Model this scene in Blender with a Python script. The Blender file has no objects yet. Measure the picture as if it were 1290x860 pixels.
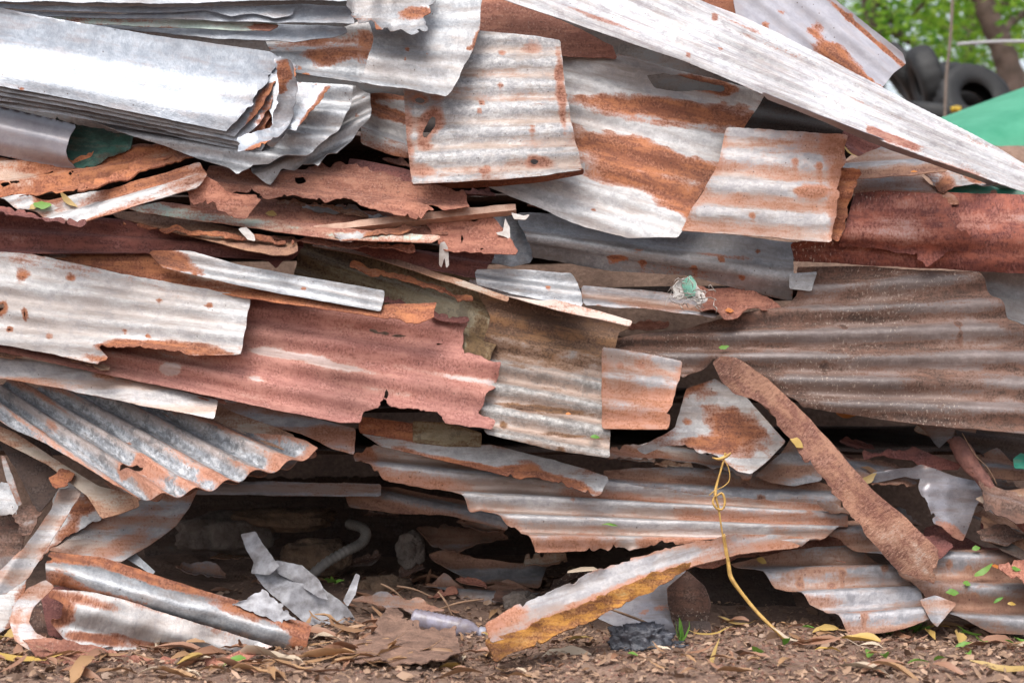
import bpy, math, random
import numpy as np
from mathutils import Vector, Matrix, noise as mnoise

# ------------------------------------------------------------------ camera, sky, sun, exposure
scene = bpy.context.scene
COL = scene.collection
CAM_H, CAM_D, F = 0.80, 4.20, 1935.0          # camera height, distance to the pile face, focal length in photo pixels
cam_data = bpy.data.cameras.new('camera')
cam_data.lens, cam_data.sensor_width = 54.0, 36.0
cam_data.clip_start, cam_data.clip_end = 0.05, 2000.0
cam_data.dof.use_dof = True
cam_data.dof.focus_distance = 4.25
cam_data.dof.aperture_fstop = 2.8
cam = bpy.data.objects.new('camera', cam_data)
cam.location = (0, -CAM_D, CAM_H)
cam.rotation_euler = (math.radians(90), 0, 0)
COL.objects.link(cam)
scene.camera = cam

SUN_EL, SUN_AZ = math.radians(58), math.radians(205)   # azimuth clockwise from +Y
world = bpy.data.worlds.new('World')
scene.world = world
world.use_nodes = True
wn = world.node_tree.nodes
wl = world.node_tree.links
sky = wn.new('ShaderNodeTexSky')
sky.sky_type = 'NISHITA'
sky.sun_disc = False
sky.sun_elevation = SUN_EL
sky.sun_rotation = SUN_AZ
sky.air_density = 1.0
sky.dust_density = 4.0
sky.ozone_density = 1.0
hs = wn.new('ShaderNodeHueSaturation')
hs.inputs['Saturation'].default_value = 0.4
wl.new(sky.outputs[0], hs.inputs['Color'])
wl.new(hs.outputs[0], wn['Background'].inputs['Color'])
wn['Background'].inputs['Strength'].default_value = 0.15

sun_data = bpy.data.lights.new('sun', 'SUN')
sun_data.energy = 1.2
sun_data.angle = math.radians(40)
sun_data.color = (1.0, 0.96, 0.9)
sun = bpy.data.objects.new('sun', sun_data)
sd = Vector((math.sin(SUN_AZ) * math.cos(SUN_EL), math.cos(SUN_AZ) * math.cos(SUN_EL), math.sin(SUN_EL)))
sun.rotation_euler = sd.to_track_quat('Z', 'Y').to_euler()
sun.location = sd * 20
COL.objects.link(sun)
vs = scene.view_settings
vs.view_transform = 'Standard'
vs.look = 'None'
vs.exposure = 0.82
vs.gamma = 1.0
vs.use_curve_mapping = False
scene.render.engine = 'CYCLES'
scene.cycles.max_bounces = 5
scene.cycles.diffuse_bounces = 3
scene.cycles.glossy_bounces = 2
scene.cycles.transmission_bounces = 4
scene.cycles.transparent_max_bounces = 4
scene.cycles.caustics_reflective = False
scene.cycles.caustics_refractive = False
scene.cycles.use_adaptive_sampling = True
scene.cycles.adaptive_threshold = 0.02
scene.cycles.use_denoising = True

# ------------------------------------------------------------------ helpers
def at(px, py, Y):
    d = Y + CAM_D
    return Vector(((px - 645) / F * d, Y, CAM_H + (430 - py) / F * d))

def at_np(px, py, Y):
    d = Y + CAM_D
    return np.stack([(px - 645) / F * d, Y + 0 * d, CAM_H + (430 - py) / F * d], -1)

def hash2(ix, iy, seed):
    n = (ix.astype(np.int64) * 374761393 + iy.astype(np.int64) * 668265263 + seed * 974711) & 0xffffffff
    n = ((n ^ (n >> 13)) * 1274126177) & 0xffffffff
    return ((n ^ (n >> 16)) & 0xffff) / 65535.0

def vnoise(x, y, seed=0):
    x = np.asarray(x, float); y = np.asarray(y, float)
    ix, iy = np.floor(x), np.floor(y)
    fx, fy = x - ix, y - iy
    fx, fy = fx * fx * (3 - 2 * fx), fy * fy * (3 - 2 * fy)
    a, b = hash2(ix, iy, seed), hash2(ix + 1, iy, seed)
    c, d = hash2(ix, iy + 1, seed), hash2(ix + 1, iy + 1, seed)
    return (a * (1 - fx) + b * fx) * (1 - fy) + (c * (1 - fx) + d * fx) * fy - 0.5

def lnoise(x, y, seed=0):
    x = np.asarray(x, float); y = np.asarray(y, float)
    ix, iy = np.floor(x), np.floor(y)
    fx, fy = x - ix, y - iy
    up = fx + fy > 1
    a, b = hash2(ix, iy, seed), hash2(ix + 1, iy, seed)
    c, d = hash2(ix, iy + 1, seed), hash2(ix + 1, iy + 1, seed)
    lo = a + (b - a) * fx + (c - a) * fy
    hi = d + (c - d) * (1 - fx) + (b - d) * (1 - fy)
    return np.where(up, hi, lo) - 0.5

def fbm(x, y, seed=0, octv=3):
    s, a = 0, 1.0
    for k in range(octv):
        s = s + a * vnoise(x * 2 ** k, y * 2 ** k, seed + k * 17)
        a *= 0.5
    return s

def tag(o, label=None, cat=None, group=None, kind=None):
    if label: o['label'] = label
    if cat: o['category'] = cat
    if group: o['group'] = group
    if kind: o['kind'] = kind
    return o

def link(name, me, mat=None, parent=None):
    o = bpy.data.objects.new(name, me)
    COL.objects.link(o)
    if mat is not None and me is not None and not me.materials:
        me.materials.append(mat)
    if parent is not None: o.parent = parent
    return o

def mesh(name, verts, faces, mat=None, smooth=True):
    me = bpy.data.meshes.new(name)
    me.from_pydata([tuple(v) for v in verts], [], [tuple(f) for f in faces])
    if smooth: me.polygons.foreach_set('use_smooth', [True] * len(me.polygons))
    if mat is not None: me.materials.append(mat)
    me.update()
    return me

# ------------------------------------------------------------------ materials
def nodes_of(name):
    m = bpy.data.materials.new(name)
    m.use_nodes = True
    return m, m.node_tree.nodes, m.node_tree.links, m.node_tree.nodes['Principled BSDF']

def rgb(c): return (c[0], c[1], c[2], 1)

def metal(name, z1, z2, r1, r2, bias=-0.25, metallic=0.6, rough=0.42, namp=0.55, stretch=5.0, fine=0.35,
          dust=(0.45, 0.27, 0.2), dustk=0.3, specks=0.0, speck_col=(0.75, 0.62, 0.52), spangle=0.25, edgek=0.35, valley=0.0,
          scale=7.0, bump=0.25, streak=0.0, streak_col=(0.3, 0.25, 0.25), dark=0.0, dark_col=(0.05, 0.035, 0.03), soft=0.0, grime=0.35):
    m, N, L, P = nodes_of(name)
    uv = N.new('ShaderNodeUVMap'); uv.uv_map = 'UVMap'
    ar = N.new('ShaderNodeAttribute'); ar.attribute_name = 'rust'
    ae = N.new('ShaderNodeAttribute'); ae.attribute_name = 'edge'
    def mapped(sx, sy):
        k = N.new('ShaderNodeMapping'); k.inputs['Scale'].default_value = (sx, sy, 1)
        L.new(uv.outputs[0], k.inputs['Vector']); return k.outputs[0]
    def noise(vec, sc, det=6, ro=0.6, dist=0.0):
        n = N.new('ShaderNodeTexNoise'); n.noise_dimensions = '2D'; n.inputs['Scale'].default_value = sc; n.inputs['Detail'].default_value = det
        n.inputs['Roughness'].default_value = ro; n.inputs['Distortion'].default_value = dist
        L.new(vec, n.inputs['Vector']); return n.outputs['Fac']
    def math_(op, a, b=None, c=None, clamp=False):
        n = N.new('ShaderNodeMath'); n.operation = op; n.use_clamp = clamp
        for i, v in enumerate((a, b, c)):
            if v is None: continue
            if isinstance(v, (int, float)): n.inputs[i].default_value = v
            else: L.new(v, n.inputs[i])
        return n.outputs[0]
    def ramp(v, lo, hi):
        n = N.new('ShaderNodeMapRange'); n.interpolation_type = 'SMOOTHSTEP'
        n.inputs['From Min'].default_value = lo; n.inputs['From Max'].default_value = hi
        L.new(v, n.inputs['Value']); return n.outputs[0]
    def mix(f, a, b):
        n = N.new('ShaderNodeMix'); n.data_type = 'RGBA'
        if isinstance(f, (int, float)): n.inputs[0].default_value = f
        else: L.new(f, n.inputs[0])
        for i, v in ((6, a), (7, b)):
            if isinstance(v, tuple): n.inputs[i].default_value = rgb(v)
            else: L.new(v, n.inputs[i])
        return n.outputs[2]
    ab = N.new('ShaderNodeAttribute'); ab.attribute_name = 'big'; big = ab.outputs['Fac']
    al = N.new('ShaderNodeAttribute'); al.attribute_name = 'low'; low = al.outputs['Fac']
    med = noise(mapped(1, 1.6), scale * 3.2, 5, 0.7)
    fin = noise(mapped(1, 1), 160, 3, 0.7)
    strk = noise(mapped(1.0, 8.5), 7, 4, 0.6)          # thin runs along the ridges
    # rust mask
    t = math_('MULTIPLY_ADD', big, namp * 1.6, bias - namp * 0.8 + 0.5)
    t = math_('MULTIPLY_ADD', med, fine * 1.6, math_('ADD', t, -fine * 0.8))
    t = math_('MULTIPLY_ADD', fin, 0.5, math_('ADD', t, -0.25))
    t = math_('MULTIPLY_ADD', strk, 0.45, math_('ADD', t, -0.225))
    t = math_('ADD', t, ar.outputs['Fac'])
    t = math_('MULTIPLY_ADD', ae.outputs['Fac'], edgek, t)
    sep = N.new('ShaderNodeSeparateXYZ'); L.new(uv.outputs[0], sep.inputs[0])
    w = math_('COSINE', math_('MULTIPLY', sep.outputs[1], 2 * math.pi / 0.076))
    if valley: t = math_('MULTIPLY_ADD', w, -valley, t)
    mask = ramp(t, 0.36 - soft, 0.74 + soft)
    # zinc
    zc = mix(ramp(med, 0.36, 0.64), z1, z2)
    if spangle:
        vo = N.new('ShaderNodeTexVoronoi'); vo.voronoi_dimensions = '2D'; vo.inputs['Scale'].default_value = 120
        L.new(mapped(1, 1), vo.inputs['Vector'])
        sepc = N.new('ShaderNodeSeparateColor'); L.new(vo.outputs['Color'], sepc.inputs[0])
        sp = math_('MULTIPLY_ADD', sepc.outputs[0], spangle * 0.55, 1 - spangle * 0.27)
        sp2 = math_('MULTIPLY_ADD', fin, spangle * 1.5, math_('ADD', sp, -spangle * 0.75))
        mu = N.new('ShaderNodeMix'); mu.data_type = 'RGBA'; mu.blend_type = 'MULTIPLY'; mu.inputs[0].default_value = 1
        L.new(zc, mu.inputs[6]); L.new(sp2, mu.inputs[7]); zc = mu.outputs[2]
    if dustk:   # tan dust settled in the troughs and in long runs
        dv = math_('MULTIPLY_ADD', w, -valley * 1.3, math_('ADD', math_('MULTIPLY', low, 0.6), math_('MULTIPLY', strk, 0.5)))
        dv = math_('MULTIPLY_ADD', mask, 0.22, dv)
        zc = mix(math_('MULTIPLY', ramp(dv, 0.42, 0.78), dustk), zc, dust)
    if grime:   # grey brown dirt in streaks and blotches
        gv = math_('ADD', math_('MULTIPLY', strk, 0.55), math_('MULTIPLY', med, 0.45))
        zc = mix(math_('MULTIPLY', ramp(gv, 0.5, 0.63), grime), zc, tuple(c * 0.42 for c in dust))
    if streak:
        st = noise(mapped(0.5, 26), 9, 4, 0.6)
        zc = mix(math_('MULTIPLY', ramp(st, 0.54, 0.64), streak), zc, streak_col)
    if dark:
        dk = noise(mapped(1, 1), 24, 4, 0.78)
        zc = mix(math_('MULTIPLY', ramp(dk, 0.52, 0.64), dark), zc, dark_col)
    # rust: bright orange where it begins, browner and darker towards the core of a patch
    rf = ramp(math_('ADD', math_('MULTIPLY', med, 0.6), math_('MULTIPLY', strk, 0.4)), 0.40, 0.60)
    rc = mix(rf, r1, r2)
    core_ = ramp(math_('MULTIPLY_ADD', strk, 0.5, t), 0.95, 1.55)
    rc = mix(math_('MULTIPLY', core_, 0.55), rc, (r2[0] * 0.72, r2[1] * 0.72, r2[2] * 0.85))
    rc = mix(math_('MULTIPLY', ramp(math_('ADD', math_('MULTIPLY', fin, 0.6), math_('MULTIPLY', med, 0.4)), 0.50, 0.64), 0.5), rc, tuple(c * 0.45 for c in r2))
    rc = mix(math_('MULTIPLY', ramp(math_('ADD', math_('MULTIPLY', fin, -0.5), math_('MULTIPLY', med, 0.9)), 0.22, 0.40), 0.4), rc, tuple(min(1, c * 1.25 + 0.05) for c in r1))
    rim = math_('MULTIPLY', math_('MULTIPLY', mask, math_('SUBTRACT', 1.0, mask)), 2.0)
    colr = mix(mask, zc, rc)
    colr = mix(math_('MULTIPLY', rim, 0.7 - soft * 1.5), colr, (min(1, r1[0] * 0.95), r1[1] * 0.75, r1[2] * 0.55))
    if specks:
        sm = ramp(noise(mapped(1.0, 0.7), 150, 3, 0.6), 0.62, 0.68)
        gate = ramp(low, 0.40, 0.65)
        colr = mix(math_('MULTIPLY', math_('MULTIPLY', sm, gate), specks), colr, speck_col)
    # scattered little dark pits and nail marks
    vp = N.new('ShaderNodeTexVoronoi'); vp.voronoi_dimensions = '2D'; vp.inputs['Scale'].default_value = 17
    L.new(mapped(1, 1), vp.inputs['Vector'])
    pit = math_('LESS_THAN', vp.outputs['Distance'], 0.032)
    colr = mix(math_('MULTIPLY', math_('MULTIPLY', pit, ramp(big, 0.5, 0.6)), 0.7), colr, (0.08, 0.04, 0.03))
    tone = N.new('ShaderNodeMapRange'); tone.inputs['From Min'].default_value = 0.3; tone.inputs['From Max'].default_value = 0.7
    tone.inputs['To Min'].default_value = 0.72; tone.inputs['To Max'].default_value = 1.14
    L.new(math_('SUBTRACT', 1.0, low), tone.inputs['Value'])
    mt = N.new('ShaderNodeMix'); mt.data_type = 'RGBA'; mt.blend_type = 'MULTIPLY'; mt.inputs[0].default_value = 1
    L.new(colr, mt.inputs[6]); L.new(tone.outputs[0], mt.inputs[7]); colr = mt.outputs[2]
    L.new(colr, P.inputs['Base Color'])
    L.new(math_('MULTIPLY', math_('SUBTRACT', 1.0, mask), metallic), P.inputs['Metallic'])
    rr = math_('MULTIPLY_ADD', mask, 0.86 - rough, math_('MULTIPLY_ADD', fin, 0.24, rough - 0.12))
    L.new(rr, P.inputs['Roughness'])
    bn = noise(mapped(1, 1), 150, 2, 0.85)
    h = bn
    bp = N.new('ShaderNodeBump'); bp.inputs['Strength'].default_value = bump; bp.inputs['Distance'].default_value = 0.004
    L.new(h, bp.inputs['Height']); L.new(bp.outputs[0], P.inputs['Normal'])
    return m

OR1, OR2 = (0.38, 0.145, 0.066), (0.20, 0.07, 0.038)
PK1, PK2 = (0.41, 0.205, 0.145), (0.29, 0.115, 0.078)
MAT = {
 'bright': metal('galvanised bright', (0.29, 0.315, 0.355), (0.40, 0.425, 0.465), OR1, OR2, bias=-0.6, metallic=0.5, rough=0.46, dustk=0.15, edgek=0.3, grime=0.25),
 'grey':   metal('galvanised grey', (0.25, 0.26, 0.28), (0.37, 0.38, 0.40), OR1, OR2, bias=-0.52, metallic=0.4, rough=0.46, dustk=0.35, dust=(0.40, 0.31, 0.26), edgek=0.25, spangle=0.4, grime=0.35),
 'white':  metal(soft=0.06, name='whitened galvanised', z1=(0.37, 0.365, 0.37), z2=(0.51, 0.505, 0.51), r1=OR1, r2=OR2, bias=-0.42, metallic=0.2, rough=0.5, dustk=0.5, dust=(0.44, 0.34, 0.29), valley=0.06, dark=0.35, dark_col=(0.24, 0.23, 0.25), grime=0.4),
 'beam':   metal('white weathered coating', (0.45, 0.46, 0.49), (0.58, 0.59, 0.61), (0.42, 0.22, 0.17), (0.3, 0.12, 0.09), bias=-0.46, metallic=0.1, rough=0.5, dustk=0.15, streak=0.7, streak_col=(0.32, 0.27, 0.29), dark=0.6, dark_col=(0.3, 0.28, 0.3), grime=0.35),
 'mottle': metal(soft=0.16, name='mottled zinc', z1=(0.29, 0.285, 0.295), z2=(0.43, 0.42, 0.42), r1=PK1, r2=OR2, bias=-0.46, metallic=0.25, rough=0.5, dustk=0.7, dust=(0.40, 0.29, 0.225), spangle=0.7, edgek=0.35, valley=0.12, dark=0.4, dark_col=(0.2, 0.19, 0.2), grime=0.45),
 'lichen': metal('grey speckled zinc', (0.21, 0.22, 0.24), (0.41, 0.42, 0.44), (0.44, 0.22, 0.15), (0.32, 0.14, 0.085), bias=-0.36, metallic=0.2, rough=0.52, dustk=0.5, dust=(0.38, 0.27, 0.22), spangle=0.9, edgek=0.5, valley=-0.2, dark=0.65, dark_col=(0.10, 0.10, 0.105), grime=0.4),
 'dull':   metal(soft=0.12, name='dull brown grey', z1=(0.22, 0.215, 0.23), z2=(0.34, 0.33, 0.345), r1=(0.32, 0.17, 0.11), r2=(0.21, 0.10, 0.068), bias=-0.34, metallic=0.3, rough=0.44, dustk=0.8, dust=(0.30, 0.19, 0.14), edgek=0.35, valley=0.14, grime=0.4),
 'warm':   metal(soft=0.16, name='pinkish tin', z1=(0.32, 0.305, 0.315), z2=(0.45, 0.43, 0.43), r1=PK1, r2=(0.35, 0.145, 0.075), bias=-0.36, metallic=0.25, rough=0.45, dustk=0.8, dust=(0.38, 0.265, 0.21), edgek=0.45, valley=0.16, grime=0.45),
 'pink':   metal('dusty red oxide', (0.47, 0.37, 0.35), (0.50, 0.41, 0.39), (0.43, 0.205, 0.165), (0.33, 0.135, 0.105), bias=0.34, metallic=0.1, rough=0.5, namp=0.6, dustk=0.4, edgek=0.1, bump=0.15, grime=0.3),
 'torn':   metal('scaly pink rust', (0.42, 0.25, 0.19), (0.44, 0.28, 0.21), (0.40, 0.175, 0.115), (0.25, 0.09, 0.056), bias=0.32, metallic=0.1, rough=0.6, namp=0.6, dustk=0.3, bump=0.45, dark=0.2, specks=0.15),
 'orange': metal('orange rust', (0.44, 0.30, 0.23), (0.50, 0.38, 0.31), (0.42, 0.16, 0.07), (0.25, 0.08, 0.04), bias=0.2, metallic=0.1, rough=0.55, namp=0.7, dustk=0.4, bump=0.5),
 'maroon': metal('maroon rust', (0.33, 0.2, 0.18), (0.40, 0.26, 0.23), (0.27, 0.085, 0.055), (0.145, 0.043, 0.034), bias=0.26, metallic=0.1, rough=0.42, namp=0.6, dustk=0.5, specks=0.7, bump=0.25),
 'maroonp': metal('plain maroon rust', (0.33, 0.2, 0.19), (0.36, 0.22, 0.2), (0.225, 0.08, 0.062), (0.14, 0.047, 0.04), bias=0.3, metallic=0.1, rough=0.5, namp=0.5, dustk=0.3, bump=0.3),
 'brown':  metal('brown weathered iron', (0.145, 0.113, 0.105), (0.20, 0.165, 0.158), (0.15, 0.077, 0.054), (0.073, 0.041, 0.03), bias=0.02, metallic=0.1, rough=0.46, namp=0.8, dustk=0.6, dust=(0.25, 0.155, 0.12), specks=0.4, valley=0.15, bump=0.3, grime=0.4),
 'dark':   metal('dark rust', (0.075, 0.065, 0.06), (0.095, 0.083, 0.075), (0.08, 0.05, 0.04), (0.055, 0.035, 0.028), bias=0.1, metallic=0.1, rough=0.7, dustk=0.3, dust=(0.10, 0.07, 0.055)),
 'olive':  metal('olive brown stain', (0.25, 0.205, 0.13), (0.34, 0.29, 0.20), (0.18, 0.11, 0.05), (0.10, 0.058, 0.03), bias=0.06, metallic=0.1, rough=0.55, dustk=0.5, dust=(0.30, 0.21, 0.09), bump=0.4, dark=0.4),
 'scorch': metal(soft=0.06, name='brown scorched zinc', z1=(0.26, 0.25, 0.245), z2=(0.40, 0.385, 0.37), r1=(0.24, 0.125, 0.06), r2=(0.11, 0.058, 0.035), bias=-0.40, metallic=0.2, rough=0.5, namp=0.4, fine=0.6, dustk=0.75, dust=(0.43, 0.29, 0.22), spangle=0.8, dark=0.5, dark_col=(0.15, 0.13, 0.12), valley=0.12, grime=0.4),
 'palegreen': metal('chalky green strip', (0.40, 0.49, 0.43), (0.50, 0.54, 0.50), PK1, PK2, bias=-0.2, metallic=0.1, rough=0.6, dustk=0.5, namp=0.5),
 'green':  metal('green paint', (0.03, 0.19, 0.13), (0.04, 0.24, 0.17), PK1, PK2, bias=-0.5, metallic=0.0, rough=0.4, dustk=0.1, spangle=0),
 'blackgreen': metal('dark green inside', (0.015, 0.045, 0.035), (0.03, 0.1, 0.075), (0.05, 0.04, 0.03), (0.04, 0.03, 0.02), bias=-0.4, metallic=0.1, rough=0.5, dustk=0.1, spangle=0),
 'violet': metal('lilac grey coated', (0.31, 0.305, 0.345), (0.38, 0.375, 0.415), OR1, OR2, bias=-0.55, metallic=0.15, rough=0.36, dustk=0.1, spangle=0.08, bump=0.05, grime=0.2),
 'soot':   metal('soot dark iron', (0.024, 0.021, 0.023), (0.03, 0.027, 0.028), (0.04, 0.022, 0.017), (0.022, 0.013, 0.011), bias=0.0, metallic=0.0, rough=0.75, dustk=0.2, dust=(0.04, 0.028, 0.024)),  # near-black iron: the shade of the gaps is put into its colour
 'steel':  metal('dull lilac steel', (0.25, 0.245, 0.275), (0.33, 0.325, 0.355), PK1, PK2, bias=-0.45, metallic=0.35, rough=0.32, dustk=0.45, dust=(0.30, 0.21, 0.18), spangle=0.1, bump=0.08, grime=0.3),
 'flat':   metal('flaking bar rust', (0.4, 0.3, 0.25), (0.45, 0.33, 0.27), (0.31, 0.16, 0.105), (0.19, 0.08, 0.055), bias=0.25, metallic=0.1, rough=0.65, namp=0.7, dustk=0.3, bump=0.9, specks=0.5, speck_col=(0.52, 0.31, 0.22), dark=0.3),
 'tan':    metal('tan strip', (0.38, 0.31, 0.25), (0.46, 0.39, 0.33), (0.33, 0.18, 0.11), (0.24, 0.12, 0.075), bias=-0.2, metallic=0.15, rough=0.5, dustk=0.4, spangle=0.1),
 'rose':   metal('pale rose strip', (0.58, 0.46, 0.40), (0.64, 0.53, 0.47), PK1, PK2, bias=-0.4, metallic=0.05, rough=0.5, dustk=0.3, spangle=0.05),
}

def simple(name, c1, c2, rough=0.7, sc=8.0, bump=0.2, metallic=0.0, trans=0.0, alpha=None, det=5, dist=0.01, subsurf=None):
    m, N, L, P = nodes_of(name)
    tc = N.new('ShaderNodeTexCoord')
    n = N.new('ShaderNodeTexNoise'); n.inputs['Scale'].default_value = sc; n.inputs['Detail'].default_value = det
    n.inputs['Roughness'].default_value = 0.65
    L.new(tc.outputs['Object'], n.inputs['Vector'])
    r = N.new('ShaderNodeMapRange'); r.inputs['From Min'].default_value = 0.35; r.inputs['From Max'].default_value = 0.65
    L.new(n.outputs['Fac'], r.inputs['Value'])
    mx = N.new('ShaderNodeMix'); mx.data_type = 'RGBA'
    mx.inputs[6].default_value = rgb(c1); mx.inputs[7].default_value = rgb(c2)
    L.new(r.outputs[0], mx.inputs[0]); L.new(mx.outputs[2], P.inputs['Base Color'])
    P.inputs['Roughness'].default_value = rough
    P.inputs['Metallic'].default_value = metallic
    P.inputs['Transmission Weight'].default_value = trans
    if bump:
        b = N.new('ShaderNodeBump'); b.inputs['Strength'].default_value = bump; b.inputs['Distance'].default_value = dist
        L.new(n.outputs['Fac'], b.inputs['Height']); L.new(b.outputs[0], P.inputs['Normal'])
    return m

def leaf_mat(name, c1, c2, transl=0.35):
    m, N, L, P = nodes_of(name)
    g = N.new('ShaderNodeObjectInfo')
    geo = N.new('ShaderNodeNewGeometry')
    ad = N.new('ShaderNodeMath'); ad.operation = 'ADD'
    L.new(g.outputs['Random'], ad.inputs[0]); L.new(geo.outputs['Random Per Island'], ad.inputs[1])
    fr = N.new('ShaderNodeMath'); fr.operation = 'FRACT'; L.new(ad.outputs[0], fr.inputs[0])
    mx = N.new('ShaderNodeMix'); mx.data_type = 'RGBA'
    mx.inputs[6].default_value = rgb(c1); mx.inputs[7].default_value = rgb(c2)
    L.new(fr.outputs[0], mx.inputs[0]); L.new(mx.outputs[2], P.inputs['Base Color'])
    P.inputs['Roughness'].default_value = 0.5
    tr = N.new('ShaderNodeBsdfTranslucent'); L.new(mx.outputs[2], tr.inputs['Color'])
    ms = N.new('ShaderNodeMixShader'); ms.inputs[0].default_value = transl
    L.new(P.outputs[0], ms.inputs[1]); L.new(tr.outputs[0], ms.inputs[2])
    L.new(ms.outputs[0], N['Material Output'].inputs['Surface'])
    return m

# ------------------------------------------------------------------ sheet builder
RNG = random.Random(7)
COUNT = [0]
LOG = []
ZS = 4
ZX0, ZY0 = -320, -220
ZB = np.full(((1080 - ZY0) // ZS, (1620 - ZX0) // ZS), 9.0)
ZI = np.full(ZB.shape, -1)
zyy, zxx = np.mgrid[0:ZB.shape[0], 0:ZB.shape[1]]
ZPX, ZPY = zxx * ZS + ZX0, zyy * ZS + ZY0

def poly_sd(px, py, poly):
    """signed distance (inside positive) and index of nearest edge"""
    n = len(poly)
    best = np.full(px.shape, 1e9); idx = np.zeros(px.shape, int); inside = np.zeros(px.shape, bool)
    for i in range(n):
        x0, y0 = poly[i][:2]; x1, y1 = poly[(i + 1) % n][:2]
        dx, dy = x1 - x0, y1 - y0
        l2 = dx * dx + dy * dy + 1e-9
        t = np.clip(((px - x0) * dx + (py - y0) * dy) / l2, 0, 1)
        d = np.hypot(px - x0 - t * dx, py - y0 - t * dy)
        m = d < best
        best = np.where(m, d, best); idx = np.where(m, i, idx)
        c = ((y0 > py) != (y1 > py))
        with np.errstate(divide='ignore', invalid='ignore'):
            xi = (x1 - x0) * (py - y0) / (y1 - y0 if y1 != y0 else 1e-9) + x0
        inside ^= c & (px < xi)
    return np.where(inside, best, -best), idx

def clip_mesh(name, A, f, thick, mat, back=None):
    """A[ny,nx,k] attribute grid (0:3 position, 3 rust, 4 edge, 5:7 uv); keeps f>=0; returns a mesh with thickness"""
    ny, nx, K = A.shape
    flat = A.reshape(-1, K)
    ins = f >= 0
    cells = ins[:-1, :-1].astype(int) + ins[:-1, 1:] + ins[1:, 1:] + ins[1:, :-1]
    vid = -np.ones(ny * nx, int)
    rows = []; faces = []; cache = {}
    def gv(k):
        if vid[k] < 0:
            vid[k] = len(rows); rows.append(flat[k])
        return int(vid[k])
    ff = f.reshape(-1)
    def ev(a, b):
        key = (a, b) if a < b else (b, a)
        if key not in cache:
            a, b = key
            t = ff[a] / (ff[a] - ff[b])
            cache[key] = len(rows); rows.append(flat[a] * (1 - t) + flat[b] * t)
        return cache[key]
    for i, j in np.argwhere(cells > 0):
        q = (i * nx + j, (i + 1) * nx + j, (i + 1) * nx + j + 1, i * nx + j + 1)
        if cells[i, j] == 4:
            faces.append(tuple(gv(k) for k in q)); continue
        out = []
        for k in range(4):
            a, b = q[k], q[(k + 1) % 4]
            ia, ib = ff[a] >= 0, ff[b] >= 0
            if ia: out.append(gv(a))
            if ia != ib: out.append(ev(a, b))
        if len(out) >= 3: faces.append(tuple(out))
    if not faces: return None
    V = np.array(rows)
    # vertex normals
    P = V[:, :3]
    Nrm = np.zeros_like(P)
    quad = np.array([(fa[0], fa[1], fa[2]) for fa in faces])
    fn = np.cross(P[quad[:, 1]] - P[quad[:, 0]], P[quad[:, 2]] - P[quad[:, 0]])
    for k in range(3): np.add.at(Nrm, quad[:, k], fn)
    q4 = [(fa[3], n_) for fa, n_ in zip(faces, fn) if len(fa) > 3]
    if q4: np.add.at(Nrm, np.array([a for a, _ in q4]), np.array([b for _, b in q4]))
    Nrm /= np.linalg.norm(Nrm, axis=1, keepdims=True) + 1e-12
    nv = len(V)
    B = V.copy(); B[:, :3] = P - Nrm * thick
    ecount = {}
    for fa in faces:
        for k in range(len(fa)):
            a, b = fa[k], fa[(k + 1) % len(fa)]
            key = (a, b) if a < b else (b, a)
            ecount[key] = None if key in ecount else (a, b)
    rim = [e for e in ecount.values() if e]
    rmap = {}
    extra = []
    def rv(a, side):
        k = (a, side)
        if k not in rmap:
            rmap[k] = 2 * nv + len(extra)
            r = (V if side == 0 else B)[a].copy(); r[4] = 1.0
            extra.append(r)
        return rmap[k]
    allf = list(faces) + [tuple(nv + k for k in reversed(fa)) for fa in faces]
    for a, b in rim:
        allf.append((rv(b, 0), rv(a, 0), rv(a, 1), rv(b, 1)))
    VV = np.vstack([V, B] + ([np.array(extra)] if extra else []))
    me = bpy.data.meshes.new(name)
    me.from_pydata(VV[:, :3].tolist(), [], allf)
    me.polygons.foreach_set('use_smooth', [True] * len(me.polygons))
    for nm, c in (('rust', 3), ('edge', 4), ('big', 7), ('low', 8)):
        at_ = me.attributes.new(nm, 'FLOAT', 'POINT'); at_.data.foreach_set('value', VV[:, c].astype(np.float32))
    uvl = me.uv_layers.new(name='UVMap')
    li = np.zeros(len(me.loops), np.int32); me.loops.foreach_get('vertex_index', li)
    uvl.data.foreach_set('uv', VV[li][:, 5:7].astype(np.float32).ravel())
    me.materials.append(mat)
    if back is not None:
        me.materials.append(back)
        mi = np.zeros(len(allf), np.int32); mi[len(faces):2 * len(faces)] = 1
        me.polygons.foreach_set('material_index', mi)
    me.update()
    return me

def lowfreq(u, v, seed):
    b = 0.5 + 0.55 * fbm(u * 4.5, v * 20, seed + 61, 5)
    l = 0.5 + 0.55 * fbm(u * 3.4, v * 9, seed + 71, 4)
    return b[..., None], l[..., None]

def line_d(px, py, l):
    x0, y0, x1, y1 = l
    nx, ny = -(y1 - y0), (x1 - x0)
    s = math.hypot(nx, ny)
    return ((px - x0) * nx + (py - y0) * ny) / s

def blob(px, py, b, seed):
    cx, cy, rx, ry, a = b[:5]
    c, s = math.cos(math.radians(a)), math.sin(math.radians(a))
    u = ((px - cx) * c + (py - cy) * s) / rx
    v = (-(px - cx) * s + (py - cy) * c) / ry
    r = np.sqrt(u * u + v * v) + 0.6 * fbm(px / 24, py / 16, seed, 5)
    return r

QUEUE = []
OBJS = {}
def S(*a, **k):
    QUEUE.append([k.pop('o', len(QUEUE) + 9), len(QUEUE), a, k])

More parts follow.
